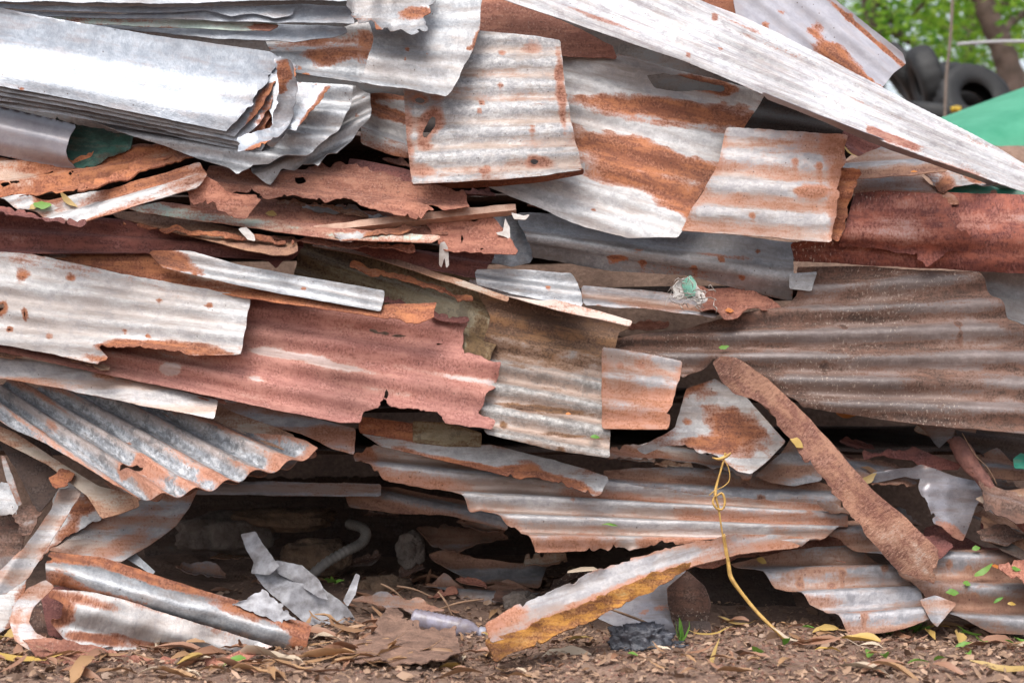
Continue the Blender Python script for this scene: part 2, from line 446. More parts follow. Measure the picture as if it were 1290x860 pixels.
def build_all():
    late = []
    for _, _, a, k in sorted(QUEUE, key=lambda q: (q[0], q[1])):
        key, part_of = k.pop('key', None), k.pop('part_of', None)
        ob = sheet(*a, **k)
        if key: OBJS[key] = ob
        if part_of: late.append((ob, part_of))
    for ob, p in late:
        ob.parent = OBJS[p]
        ob.location = ob.location - OBJS[p].location
        del ob['category']; del ob['label']
        if 'group' in ob: del ob['group']

def front(px, py):
    return float(ZB[int(round((py - ZY0) / ZS)), int(round((px - ZX0) / ZS))])

def sheet(label, mat, poly, y, r=None, amp=8.0, jag=1.2, rust=(), holes=(), cuts=(), rb=0.0, dent=4.0, curl=3.0, prof=None, cell=3.4,
      name='corrugated_sheet', cat='metal sheet', group=None, thick=0.002, bend=None, solve=True, jf=6.5, back=None, trap=0.0, wob=0.06, crumple=0.0):
    COUNT[0] += 1
    seed = COUNT[0] * 31 + 5
    poly0 = poly
    # sheets cut by the picture's border run on beyond it
    ext = []
    for i, q in enumerate(poly):
        lim = -1 if q[0] <= -50 else 1 if q[0] >= 1325 else 0
        nb = [poly[(i + s_) % len(poly)] for s_ in (-1, 1)]
        nb = [q2 for q2 in nb if (q2[0] > -50 if lim < 0 else q2[0] < 1325)]
        if lim and nb:
            dx = 190.0 * lim
            sl = max(-0.35, min(0.35, (q[1] - nb[0][1]) / (q[0] - nb[0][0] or 1)))
            q = (q[0] + dx, q[1] + sl * dx) + tuple(q[2:])
        ext.append(q)
    poly = ext
    P2 = np.array([p[:2] for p in poly], float)
    cx, cy = np.array([q[:2] for q in poly0], float).mean(0)
    x0, y0 = P2.min(0) - 4; x1, y1 = P2.max(0) + 4
    if r is None: r = ((x0, y0, x1, y0), (x0, y1, x1, y1), max(1, (y1 - y0) / 34)); amp_ = 0.0
    else: amp_ = amp / 1000
    l1, l2, n = r
    if line_d(np.array(l2[0]), np.array(l2[1]), l1) < 0:   # keep the pair of lines oriented
        l1 = (l1[2], l1[3], l1[0], l1[1]); l2 = (l2[2], l2[3], l2[0], l2[1])
    def tfrac(px, py):
        d1 = line_d(px, py, l1); d2 = -line_d(px, py, l2)
        return d1 / np.maximum(d1 + d2, 1e-3)
    def depth(px, py):
        D = y[0] + y[1] * (px - cx) / 100 + y[2] * (cy - py) / 100
        if prof:
            ts, os_ = zip(*prof)
            tt = np.clip(tfrac(px, py), min(ts) - 0.2, max(ts) + 0.2)
            fine_t = np.linspace(min(ts), max(ts), 200)
            fo = np.interp(fine_t, ts, os_)
            k = np.ones(31) / 31
            fo = np.convolve(np.pad(fo, 15, mode='reflect', reflect_type='odd'), k, 'valid')
            D = D + np.interp(tt, fine_t, fo)
        if bend: D = D + bend(px, py)
        if crumple:
            D = D - crumple / 1000 * 2.2 * lnoise(px / 34 + py / 60, py / 30, seed + 51) - crumple / 1000 * lnoise(px / 13, py / 14 - px / 30, seed + 52)
        if dent: D = D + dent / 1000 * 2.0 * fbm(px / 90, py / 60, seed, 2)
        return D
    # settle in front of what is already there
    shift = 0.0
    i0, i1 = max(0, int((y0 - ZY0) // ZS)), min(ZB.shape[0], int((y1 - ZY0) // ZS) + 2)
    j0, j1 = max(0, int((x0 - ZX0) // ZS)), min(ZB.shape[1], int((x1 - ZX0) // ZS) + 2)
    qx, qy = ZPX[i0:i1, j0:j1].astype(float), ZPY[i0:i1, j0:j1].astype(float)
    zb, zi = ZB[i0:i1, j0:j1], ZI[i0:i1, j0:j1]
    sdz, _ = poly_sd(qx, qy, poly)
    msk = sdz > 1
    D = depth(qx, qy)
    if msk.any():
        gap = (zb - (D + amp_ + 0.004))[msk]
        ids = zi[msk]
        g = np.percentile(gap, 3)
        if g < 0 and solve: shift = g
        LOG.append((COUNT[0], label[:46], round(float(shift), 3), round(float(np.median(gap[gap < 5])) if (gap < 5).any() else 9, 3),
                    int(np.bincount(ids[(gap <= g) & (ids >= 0)]).argmax()) if ((gap <= g) & (ids >= 0)).any() else -1))
        near = np.where(msk, D + shift - amp_ - 0.002, 9.0)
        m2 = near < zb
        zb[m2] = near[m2]; zi[m2] = COUNT[0]
    hx = max((x1 - x0) / 420, min(cell, (x1 - x0) / 14)); hy = max(0.8, min(cell, (y1 - y0) / 14))
    nx = int((x1 - x0) / hx) + 2; ny = int((y1 - y0) / hy) + 2
    gx, gy = np.meshgrid(np.linspace(x0, x1, nx), np.linspace(y0, y1, ny))
    D = depth(gx, gy) + shift
    base = at_np(gx, gy, D)
    du = np.gradient(base, axis=1); dv = np.gradient(base, axis=0)
    nr = np.cross(dv, du); nr /= np.linalg.norm(nr, axis=2, keepdims=True) + 1e-12
    nr *= -np.sign(nr[..., 1:2] + 1e-9)                      # towards the camera
    t = tfrac(gx, gy)
    ph = t * n + wob * fbm(gx / 120, gy / 120, seed + 9, 2)
    sd_, ei = poly_sd(gx, gy, poly)
    if amp_:
        w = np.cos(2 * math.pi * ph)
        if trap: w = np.tanh(w * trap) / math.tanh(trap)
        aa = amp_ * (1 + 0.35 * fbm(gx / 80, gy / 80, seed + 3, 2))
        base = base + nr * (w * aa)[..., None]
    j = np.array([p[2] if len(p) > 2 else jag for p in poly], float)
    j = np.where(j >= 1.4, j, 0.45 * j)[ei]
    f = sd_ + j * (2.0 * lnoise(gx / jf, gy / jf, seed + 4) + 1.1 * lnoise(gx / jf * 2.3, gy / jf * 2.3, seed + 5) + 2.6 * lnoise(gx / (jf * 3), gy / (jf * 3), seed + 8)) - 0.2 * j
    torn = (j >= 1.4) * np.exp(-np.clip(sd_, 0, 99) / 11.0)
    if (j >= 1.4).any():
        f = np.minimum(f, (0.30 - vnoise(gx / 6.5, gy / 5.0, seed + 14)) * 14 + (1 - torn) * 12 - 2)
    for h in holes:
        rr = blob(gx, gy, h, seed + 21)
        f = np.minimum(f, (rr - 1) * min(h[2], h[3]))
    for c in cuts:
        sc_, _ = poly_sd(gx, gy, c)
        f = np.minimum(f, -sc_ + 1.5 * fbm(gx / 6, gy / 6, seed + 6, 2))
    if (j >= 1.4).any():
        base = base + nr * (0.010 * torn ** 2 * (0.3 + 2.2 * vnoise(gx / 16, gy / 16, seed + 15)))[..., None]
    if curl:
        e = np.exp(-np.clip(f, 0, 99) / 7.0)
        base = base + nr * (curl / 1000 * e * (0.4 + 1.2 * vnoise(gx / 25, gy / 25, seed + 2)))[..., None]
    ru = np.full(gx.shape, float(rb))
    for b in sorted(rust, key=lambda b_: -(b_[5] if len(b_) > 5 else 0.9)):
        rr = blob(gx, gy, b, seed + 33)
        k = b[5] if len(b) > 5 else 0.9
        add = k * np.clip(1.35 - rr, 0, 1) ** 0.6
        ru = np.maximum(ru, rb + add) if k > 0 else np.minimum(ru, rb + add)
    rn = random.Random(seed)
    for _ in range(min(7, int((x1 - x0) * (y1 - y0) / 5200)) if amp_ and mat not in ('dark', 'soot') else 0):
        nx_, ny_ = rn.uniform(x0 + 8, x1 - 8), rn.uniform(y0 + 8, y1 - 8)
        r2_ = np.hypot((gx - nx_) / 1.3, gy - ny_)
        run = np.exp(-((gx - nx_ - 0.1 * (gy - ny_)) / 2.2) ** 2) * np.where(gy > ny_, np.exp(-(gy - ny_) / rn.uniform(5, 14)), 0)
        halo = np.maximum(0.95 * np.clip(1.5 - r2_ / 3.2, 0, 1), 0.55 * run)
        ru = np.where(halo > 0.03, np.maximum(ru, rb + halo), ru)
    for h in holes:
        rr = blob(gx, gy, h, seed + 21)
        ru = np.maximum(ru, rb + 0.8 * np.clip(2.2 - rr, 0, 1))
    edge = np.exp(-np.clip(f, 0, 200) / 9.0)
    lx, ly = l1[2] - l1[0], l1[3] - l1[1]
    ll = math.hypot(lx, ly)
    u = ((gx - l1[0]) * lx + (gy - l1[1]) * ly) / ll * 0.00217 * (1 + 0 * gx)
    off = (seed * 0.613) % 50, round(((seed * 0.377) % 40) / 0.076) * 0.076
    A = np.concatenate([base, ru[..., None], edge[..., None], (u + off[0])[..., None], (ph * 0.076 + off[1])[..., None], *lowfreq(u + off[0], ph * 0.076 + off[1], seed)], 2)
    me = clip_mesh(name, A, f, thick, MAT[mat], MAT[back] if back else None)
    # origin at the thing's own centre
    co = np.zeros(len(me.vertices) * 3, np.float32); me.vertices.foreach_get('co', co)
    co = co.reshape(-1, 3); c0 = co.mean(0); me.vertices.foreach_set('co', (co - c0).ravel())
    o = link(name, me); o.location = c0.tolist()
    tag(o, label, cat, group)
    return o
# ------------------------------------------------------------------ ground
def smooth(a, b, x):
    t = np.clip((x - a) / (b - a), 0, 1); return t * t * (3 - 2 * t)

def ground_z(X, Y):
    X = np.asarray(X, float); Y = np.asarray(Y, float)
    z = 0.03 * fbm(X * 2.2, Y * 2.2, 3, 3) + 0.016 * fbm(X * 9, Y * 9, 5, 3) * smooth(8, 3, np.hypot(X, Y))
    z = z + 0.05 * smooth(0.05, 0.7, Y)
    z = z + 0.035 * np.exp(-(((X - 0.62) / 0.3) ** 2 + ((Y + 0.12) / 0.16) ** 2)) + 0.02 * np.exp(-(((X + 0.1) / 0.25) ** 2 + ((Y + 0.1) / 0.15) ** 2))
    z = z + 0.40 * smooth(2.2, 5.2, Y)
    return z + 1.5 * smooth(1.35, 2.1, Y) * (1 + 0.1 * fbm(X * .7, Y * .7, 8, 2))

def make_ground():
    a = np.concatenate([-np.geomspace(600, 2.2, 26), np.linspace(-2.1, 2.1, 260), np.geomspace(2.2, 600, 26)])
    b = np.concatenate([-np.geomspace(600, 1.0, 22), np.linspace(-0.95, 2.3, 200), np.geomspace(2.4, 600, 26)])
    gx, gy = np.meshgrid(a, b)
    V = np.stack([gx, gy, ground_z(gx, gy)], -1).reshape(-1, 3)
    nx, ny = len(a), len(b)
    Fc = [(i * nx + j, i * nx + j + 1, (i + 1) * nx + j + 1, (i + 1) * nx + j) for i in range(ny - 1) for j in range(nx - 1)]
    m, N, L, P = nodes_of('red brown soil')
    tc = N.new('ShaderNodeTexCoord')
    def nz(sc, det=6, ro=0.65):
        n = N.new('ShaderNodeTexNoise'); n.inputs['Scale'].default_value = sc; n.inputs['Detail'].default_value = det; n.inputs['Roughness'].default_value = ro
        L.new(tc.outputs['Object'], n.inputs['Vector']); return n.outputs['Fac']
    n1, n2 = nz(5), nz(70, 8, 0.7)
    cr = N.new('ShaderNodeValToRGB')
    cr.color_ramp.elements[0].position = 0.3; cr.color_ramp.elements[0].color = (0.085, 0.052, 0.038, 1)
    cr.color_ramp.elements[1].position = 0.72; cr.color_ramp.elements[1].color = (0.38, 0.25, 0.185, 1)
    e = cr.color_ramp.elements.new(0.5); e.color = (0.215, 0.135, 0.10, 1)
    ad = N.new('ShaderNodeMath'); ad.operation = 'MULTIPLY_ADD'; L.new(n1, ad.inputs[0]); ad.inputs[1].default_value = 0.5
    mu = N.new('ShaderNodeMath'); mu.operation = 'MULTIPLY'; mu.inputs[1].default_value = 0.5; L.new(n2, mu.inputs[0]); L.new(mu.outputs[0], ad.inputs[2])
    L.new(ad.outputs[0], cr.inputs[0]); L.new(cr.outputs[0], P.inputs['Base Color'])
    P.inputs['Roughness'].default_value = 0.95
    b_ = N.new('ShaderNodeBump'); b_.inputs['Strength'].default_value = 0.8; b_.inputs['Distance'].default_value = 0.012
    L.new(n2, b_.inputs['Height']); L.new(b_.outputs[0], P.inputs['Normal'])
    o = link('ground', mesh('ground', V, Fc, m)); o['kind'] = 'structure'
    return o
make_ground()

# ------------------------------------------------------------------ body of the pile: big sheets lying one over another inside
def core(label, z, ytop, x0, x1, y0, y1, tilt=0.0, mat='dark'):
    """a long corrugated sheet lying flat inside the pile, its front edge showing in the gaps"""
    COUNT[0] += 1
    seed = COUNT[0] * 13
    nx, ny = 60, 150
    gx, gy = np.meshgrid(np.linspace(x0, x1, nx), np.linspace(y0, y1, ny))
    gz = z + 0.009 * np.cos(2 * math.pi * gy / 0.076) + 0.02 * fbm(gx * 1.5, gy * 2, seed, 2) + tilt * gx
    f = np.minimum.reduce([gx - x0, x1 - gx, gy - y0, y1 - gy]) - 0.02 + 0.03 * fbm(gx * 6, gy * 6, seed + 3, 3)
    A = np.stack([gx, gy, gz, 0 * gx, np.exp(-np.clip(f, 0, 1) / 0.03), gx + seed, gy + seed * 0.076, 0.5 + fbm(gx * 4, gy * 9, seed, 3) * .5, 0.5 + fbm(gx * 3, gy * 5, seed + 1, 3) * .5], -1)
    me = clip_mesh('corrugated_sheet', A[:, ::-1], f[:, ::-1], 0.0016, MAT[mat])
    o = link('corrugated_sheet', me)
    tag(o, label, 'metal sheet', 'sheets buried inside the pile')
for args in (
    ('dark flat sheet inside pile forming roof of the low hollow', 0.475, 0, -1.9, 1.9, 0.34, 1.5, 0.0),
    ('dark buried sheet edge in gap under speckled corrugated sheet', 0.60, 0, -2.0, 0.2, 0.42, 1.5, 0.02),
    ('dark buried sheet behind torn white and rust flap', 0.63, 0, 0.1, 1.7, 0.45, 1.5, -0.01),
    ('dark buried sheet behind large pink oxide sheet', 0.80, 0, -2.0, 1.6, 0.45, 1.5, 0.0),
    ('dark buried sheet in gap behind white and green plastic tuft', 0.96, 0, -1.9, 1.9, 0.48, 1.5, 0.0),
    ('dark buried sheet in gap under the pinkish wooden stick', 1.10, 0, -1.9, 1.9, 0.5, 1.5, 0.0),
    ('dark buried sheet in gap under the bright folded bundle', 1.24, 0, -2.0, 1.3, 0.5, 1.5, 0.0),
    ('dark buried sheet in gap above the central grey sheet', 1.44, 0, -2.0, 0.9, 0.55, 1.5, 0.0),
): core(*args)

# ------------------------------------------------------------------ visible sheets, back to front
# --- right top, behind the long white sheet
S('big dark sheet standing inside upper part of the pile', 'soot', [(-120,-60),(860,-60),(980,110),(1000,170),(900,300),(-120,320)], (0.95,0,0.05), ((-120,-60,980,-40),(-120,320,900,320),9), jag=2, o=8.4)  # added backing; its near-black colour paints the shade seen through upper gaps
S('dark slack sheet under the white sheet above rust bands', 'soot', [(740,30),(870,74),(975,116),(960,150),(880,140),(760,100)], (0.46,0,0.1), jag=1, dent=2, o=8.45)  # added behind the slit and torn hole, coloured as their shade
S('dark stained sheet in shadow under the long white sheet', 'soot', [(925,112),(970,112),(1110,175),(1065,200),(915,180)], (0.42,0,0.1), ((900,110,1100,150),(900,200,1100,215),3), jag=1)  # base colour blackened to paint the shade under the white sheet
S('crumpled maroon sheet end in the gap beneath the white sheet', 'maroonp', [(1060,168),(1088,160),(1124,184),(1112,196),(1084,200),(1066,192)], (0.36,0,0.25), ((1060,165,1124,195),(1055,190,1110,215),1.3), amp=9)
S('dark grey ribbed sheet with brown lip in gap under white sheet', 'dull', [(1058,202),(1098,192),(1126,182),(1178,190),(1198,207),(1192,214),(1088,224),(1058,220)], (0.33,0,0.4), ((1050,190,1200,180),(1050,225,1200,215),1.6), amp=9, rust=[(1140,214,70,7,-4,0.6)], curl=4)
S('short whitish sheet with rusty corner under white sheet tail', 'white', [(1162,216),(1202,206),(1270,228),(1300,236),(1205,236),(1182,242)], (0.30,0,0.3), rust=[(1190,232,14,8,-30),(1232,222,16,8,20)], jag=2)
S('narrow dark green painted strip at right edge', 'green', [(1180,233),(1320,237),(1320,262),(1190,256)], (0.29,0,0.3), ((1180,231,1320,236),(1180,257,1320,264),1.0), amp=6, name='painted_strip', cat='metal strip')
S('pale grey strip with orange lower band beside green strip', 'warm', [(1075,221),(1160,222),(1172,232),(1204,246),(1210,258),(1075,256)], (0.27,0,0.3), rust=[(1140,248,90,7,2,0.9)], prof=[(0,.03),(.4,0),(1,.0)])
S('white galvanised sheet peeking out at far right edge', 'white', [(1222,340),(1330,338),(1330,440),(1268,400),(1245,372)], (0.30,0,0.1), ((1220,330,1330,350),(1220,400,1330,430),2), amp=6)
S('long maroon rust roll with pale specks at right edge', 'maroon', [(996,306),(1062,296),(1186,243),(1330,250),(1330,346),(1200,338),(1000,327)], (0.20,0,0.06), ((990,252,1330,247),(990,330,1330,346),1.9), amp=9, prof=[(0,.09),(.25,.01),(.6,0),(.85,.015),(1,.06)], jag=0.8)
S('torn maroon sheet overlapping the long maroon roll', 'maroon', [(1056,312),(1076,247),(1110,241),(1186,247,3),(1198,258,4),(1205,272,4),(1203,290,4),(1222,300,3),(1220,317,2),(1192,319,2),(1166,342,2),(1155,321),(1100,313)], (0.15,0,0.06), ((1050,246,1220,247),(1050,313,1220,320),1.5), amp=7, prof=[(0,.06),(.25,.0),(.8,0.0),(1,.03)], curl=5)
S('orange rusted sheet edge behind the brownish grey panel', 'orange', [(1035,210),(1087,213,3),(1078,240,3),(1072,262,3),(1056,307),(1030,300)], (0.12,0,0.08), ((1030,208,1090,212),(1030,300,1090,308),3), amp=6, rb=-0.1, jag=2)
# --- top right corner
S('rusty edge of sheet at top behind the long white sheet', 'orange', [(872,-25),(925,-25),(935,24),(920,26),(895,14),(868,-2)], (0.34,0,0.2), jag=2, rust=[(900,5,30,12,20)])
S('lilac grey sheet with long orange rust patch at top right', 'violet', [(915,-60),(1010,-60),(1046,-6),(1062,8),(1100,38),(1137,68),(1142,80),(1124,94),(1108,116),(1060,110),(1000,75),(928,28)], (0.20,0,0.05), ((935,-60,1150,110),(880,-10,1090,150),2.3), amp=5, jag=0.6, rust=[(1058,76,62,15,42,1.1),(1028,46,18,10,30,1.0),(1090,40,90,2.5,41,0.9),(984,16,9,6,20),(1070,22,5,5,0),(965,30,6,5,0)], rb=-0.1, curl=3)
# --- centre top
S('brown rusted flat panel behind the central grey sheet', 'torn', [(585,-10),(630,-4),(700,22),(772,58),(778,75),(700,70),(570,50)], (0.33,0,0.14), rb=0.1, dent=8)
S('brown and grey sheet between bright bundle and grey flap', 'grey', [(330,40),(400,48),(480,20),(482,60),(462,108),(410,100),(350,90)], (0.30,0,0.16), ((330,40,480,30),(330,92,480,112),2), amp=8, rust=[(420,68,55,11,-8,1.0),(460,60,14,18,0,0.9),(400,55,70,10,-6,0.7)])
S('rust striped white sheet end in gap left of central sheet', 'white', [(455,118),(520,120),(525,200),(490,193),(455,180)], (0.31,0,0.12), ((455,110,525,135),(455,180,525,205),2.5), amp=8, rust=[(488,142,40,6,20,1),(492,120,35,5,8,1.0),(500,152,40,4,16,.8)])
S('white sheet with broad orange rust bands right of centre', 'white', [(690,56),(790,70),(850,88),(882,96),(965,118),(938,160),(905,212),(872,262),(866,280),(853,301,1),(790,299),(735,285),(680,262),(612,236),(640,200)], (0.20,0,0.09),
  ((690,60,965,118),(606,232,860,305),6.0), amp=5, jag=0.9, rust=[(835,137,110,15,6,1.2),(740,128,30,5,5,.9),(830,155,50,8,8,.9),(890,108,34,7,10,1),(800,195,100,20,14,1.25),(845,240,60,17,18,1.2),(855,262,38,10,20,1.1),(770,212,60,18,20,1.0),(720,178,24,6,12,1.2),(905,165,40,5,10,.7)],
  cuts=[[(815,96),(835,94),(858,97),(880,104),(915,110),(912,116),(880,113),(850,115),(825,111)]], rb=-0.12, curl=3, dent=8)
S('brownish grey corrugated panel with rusty right edge', 'warm', [(915,161),(990,166),(1067,171,2),(1062,205,2),(1058,235,3),(1054,262,2),(1048,306),(960,298),(858,291),(872,262),(884,245),(905,205)], (0.10,0,0.09), ((910,160,1070,170),(860,292,1050,308),3.8), amp=5, jag=0.9, rust=[(1024,242,18,7,0,1.1),(1054,235,8,60,4,.6),(1050,185,12,20,0,.6),(1000,290,60,8,4,.15),(920,285,60,7,4,.2)], dent=6)
S('central mottled grey corrugated sheet with torn hole', 'mottle', [(508,110),(560,60),(600,38),(650,44),(706,52),(712,110),(722,165),(734,214),(690,222),(625,228),(519,233),(512,170)], (0.12,0.01,0.10), ((508,45,720,50),(508,236,730,226),6.2), amp=5.5, jag=0.5, rust=[(672,60,14,9,0,.8),(668,62,12,7,90,.4),(530,215,14,8,0,.7),(680,205,14,6,0,.7),(540,158,14,26,20,.9),(515,170,7,60,0,.6),(706,110,4,50,-5,.8),(518,130,10,18,0,.5)], holes=[(541,160,6,15,25),(529,126,6,4,10),(673,204,5,2.5,5),(604,141,2,2,0),(607,131,2,2,0)], rb=-0.05, key='central')
S('rust brown folded lip below the central grey sheet', 'orange', [(518,231),(625,226),(690,220),(736,212),(735,220),(690,228),(625,235),(520,240)], (0.11,0.01,-0.5), rb=0.25, name='folded_lip', cat='metal strip', dent=0, jag=0.5, part_of='central')
# --- top left, long sheets seen edge on
for k, (lab, mt, pl, rs) in enumerate([
    ('lowest thin galvanised edge above the bright folded bundle', 'bright', [(-60,28),(120,30),(250,32),(300,30),(350,31),(400,32),(436,34),(438,42),(420,48),(370,53),(300,51),(220,44),(120,34),(-60,30)], [(340,34,18,4,0,.8)]),
    ('thin green tinted sheet edge above bright bundle', 'palegreen', [(-60,20),(100,22),(200,26),(300,27),(345,28),(352,33),(340,40),(300,39),(200,35),(120,31),(-60,22)], [(335,36,20,4,0,1.0)]),
    ('white rumpled thin sheet edge second from top left', 'bright', [(-60,10),(60,16),(150,18),(250,14),(330,8),(390,6),(438,8),(444,20),(448,31),(400,29),(340,29),(250,26),(160,24),(60,22),(-60,16)], []),
    ('dark backed thin sheet edge third from top left', 'bright', [(-60,4),(60,8),(200,10),(330,8),(372,10),(368,20),(345,23),(320,17),(290,22),(258,13),(200,17),(60,14),(-60,8)], []),
    ('topmost white sheet edge along the upper left border', 'bright', [(-60,-25),(300,-25),(560,-25),(540,2),(440,2),(330,1),(200,6),(60,3),(-60,2)], []),
]):
    S(lab, mt, pl, (0.26 - 0.014 * k, 0.0, 0.16), jag=0.7, rust=rs, curl=6, dent=8, rb=-0.2, group='thin sheet edges along the top')
# --- grey flap top centre
S('grey galvanised flap with crumpled right edge at top centre', 'grey', [(440,-20),(612,-20),(606,8),(604,40),(592,72),(578,98),(563,124),(540,120),(505,113),(452,106),(462,80),(470,48),(462,20)], (0.10,0.0,0.14), ((440,5,610,-5),(452,107,565,124),3.0), amp=6, jag=1.2, rust=[(598,60,5,40,14,.7)], dent=8, curl=4, rb=-0.15, holes=[(513,62,2,1.6,0),(511,76,1.5,1.5,0)])
S('torn thin white scrap hanging over the grey flap', 'grey', [(432,-20),(545,-20),(548,8),(532,24),(538,38),(520,45),(490,38),(474,40),(470,30),(452,34),(440,14)], (0.055,0,0.2), jag=2.5, rust=[(520,18,18,10,0,.7),(470,40,8,6,0,.8)], curl=10, dent=10, crumple=10)
# --- lower fan of grey sheets under the bundle
S('grey corrugated sheet end hanging below the bright bundle', 'grey', [(300,170),(380,140),(440,108),(466,116),(468,150),(452,163),(440,178),(425,196),(412,192),(402,212),(392,206),(380,205),(372,213),(355,212),(340,232),(318,220),(310,190)], (0.16,0,0.12), ((250,150,440,90),(330,250,470,170),4.0), amp=9, jag=0.6, curl=3, rb=-0.2)
S('second grey sheet with scalloped end under bright bundle', 'grey', [(100,140),(240,150),(330,130),(380,105),(446,110),(440,140),(424,165),(412,178),(398,185),(386,196),(360,197),(340,206),(318,206),(300,223),(288,212),(255,200),(215,186),(150,168)], (0.11,0,0.10), ((100,100,420,110),(150,190,400,240),4), amp=9, jag=0.5, curl=3, rb=-0.25)
S('pale sheet with copper coloured torn edge inside bundle end', 'bright', [(330,90),(380,104),(418,108,2),(408,125,2),(394,140,2),(384,150,2),(374,166,2),(352,168),(340,150)], (0.07,0,0.1), jag=1.5, rust=[(400,132,6,30,35,.9)], curl=6)
# --- the bright folded bundle
PB = [(0,.20),(.25,.085),(.55,.02),(.8,0),(.93,.0),(1,-.008)]
RB = ((-60,8,345,66), (-60,98,285,167), 2.3)
for k in (4, 3, 2, 1):
    lab = {4: 'lowest thin sheet of bright folded bundle at upper left', 3: 'third thin layer beneath top of bright folded bundle', 2: 'second thin layer beneath top of bright folded bundle', 1: 'first thin layer beneath top of bright folded bundle'}[k]
    S(lab, 'bright', [(-60, 20), (200, 60), (336 + 5 * k, 68 + 2 * k), (350 + 6 * k, 76 + 2 * k, 2.5), (342 + 7 * k, 104 + 2 * k, 2.5), (324 + 7 * k, 128 + 5 * k, 2.5), (308 + 8 * k, 150 + 7 * k, 2), (287 + 10 * k, 166 + 7 * k, 1.2), (180 + 5 * k, 144 + 6 * k, .8), (90, 125 + 5.5 * k, .8), (-60, 98 + 6.2 * k, .8)],
      (0.05 + 0.012 * k, 0.0, 0.0), RB, amp=3, prof=PB, jag=0.8, curl=7, dent=6, rust=[(330 + 5 * k, 120 + 4 * k, 9, 60, 28, 0.75)], group='layers of the bright folded bundle')
S('bright galvanised top sheet of the folded bundle at upper left', 'bright', [(-60,-2),(0,10),(80,27),(200,47),(340,67),(352,74,1.5),(344,86,1.5),(336,104,1.5),(325,118,1.5),(318,132,1.5),(302,150,1.2),(285,166,.6),(180,144,.5),(90,125,.5),(-60,98)], (0.04,0,0), RB, amp=4.5, prof=PB, jag=0.6, rb=-0.4, dent=5)
S('crumpled hollow fold at the right end of bright bundle', 'bright', [(346,76),(356,70),(368,76),(374,100),(376,125),(368,150),(358,172),(344,186),(334,176),(342,158),(348,130),(352,100)], (0.045,0,-0.02), jag=1.5, rust=[(358,92,9,14,0,1.2),(354,112,8,6,0,1.0)], curl=10, dent=16, rb=0.0)
S('rusty crumpled sheet corner below the bundle end', 'bright', [(298,176),(330,170),(348,162),(370,156),(362,166),(350,176),(334,184),(318,193),(300,196)], (0.03,0,0.3), jag=1.6, rust=[(330,186,20,6,-18,1.0)], curl=10, dent=10)
# --- lilac roll
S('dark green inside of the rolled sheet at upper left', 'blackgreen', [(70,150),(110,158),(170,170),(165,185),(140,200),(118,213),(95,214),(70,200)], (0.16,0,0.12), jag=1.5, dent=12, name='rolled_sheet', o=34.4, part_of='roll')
S('smooth lilac rolled sheet beneath the bright bundle', 'violet', [(-60,122),(0,134),(97,158),(88,172),(83,190),(86,202),(98,214),(60,208),(0,196),(-60,186)], (0.085,0,0.0), ((-60,122,97,158),(-60,186,98,214),1), amp=0, prof=[(0,.07),(.12,.025),(.4,0),(.75,.01),(1,.05)], jag=0.3, dent=2, name='rolled_sheet', key='roll')
# --- orange broken sheets
S('orange rusted cracked sheet under the lilac roll', 'orange', [(-60,196),(0,196),(90,202),(160,186),(245,176),(215,205),(140,222),(85,246),(30,246),(-60,252)], (0.17,0,0.3), ((-60,190,250,160),(-60,270,250,215),3), amp=7, jag=2, cuts=[[(0,234),(26,230),(24,233),(2,238)],[(55,219),(68,212),(66,217),(58,221)],[(86,221),(94,216),(93,221),(88,224)],[(60,238),(84,236),(78,240)]], dent=10, rust=[(20,225,25,10,0,-.5)], o=34.5)
S('orange folded rust ridge slanting below the lilac roll', 'orange', [(74,253,2),(110,235),(140,222),(180,203),(250,184),(245,200),(176,221),(140,232),(110,244)], (0.10,0,0.4), jag=1.5, dent=8, rb=0.15, thick=0.004, curl=5, o=34.6)
S('white and pink rust sheet with wavy lower left edge', 'white', [(0,250),(35,247),(76,252),(140,240),(252,206),(262,222),(245,236),(170,258),(104,279),(92,276),(76,280,.5),(62,279),(48,268),(30,267),(18,260)], (0.0,-0.01,0.22), ((-30,262,250,190),(30,300,280,225),2.6), amp=8, jag=0.7, rust=[(180,232,80,7,-17,.7),(62,250,16,7,0,.8),(140,266,60,4,-18,.5),(230,232,30,6,-20,.5)], rb=-0.05, o=49)
# --- maroon, tan and green strips below
S('dark maroon bent sheet under the wavy white sheet', 'maroonp', [(-60,268),(60,272),(130,276),(250,288),(340,300),(384,304),(378,318),(348,337),(326,325),(180,316),(60,322),(-60,326)], (0.16,0,0.22), ((-60,265,380,300),(-60,324,380,335),2.2), amp=9, jag=0.8, o=46.1)
S('dark maroon saw toothed sheet under the wooden stick', 'maroonp', [(380,292),(440,296,2.5),(470,304,3),(500,310,3),(545,316),(625,318),(606,354,2),(560,345),(500,330),(440,312),(390,306)], (0.17,0,0.2), ((380,285,620,315),(380,312,620,360),2), amp=7, jag=1)
S('tan edged brown strip under pale green strip', 'tan', [(136,266),(170,268),(260,280),(330,296),(372,298),(376,316),(362,322),(345,322),(312,316),(230,296),(146,274)], (0.12,0,0.5), rust=[(330,308,45,8,8,.8)], jag=0.8, name='metal_strip', cat='metal strip', curl=4)
S('brown rust sheet between green strip and scaly sheet', 'torn', [(238,246),(320,248),(420,262),(560,276),(565,296),(470,298),(340,278),(240,262)], (0.15,0,0.35), rb=-0.1, jag=1.2)
S('chalky pale green strip running right below the torn flap', 'palegreen', [(158,262),(204,254),(330,274),(470,292),(560,297),(545,306),(430,303),(330,289),(180,268)], (0.09,0,0.45), rust=[(260,262,60,4,9,.7),(420,286,60,5,7,.5)], jag=0.6, name='metal_strip', cat='metal strip')
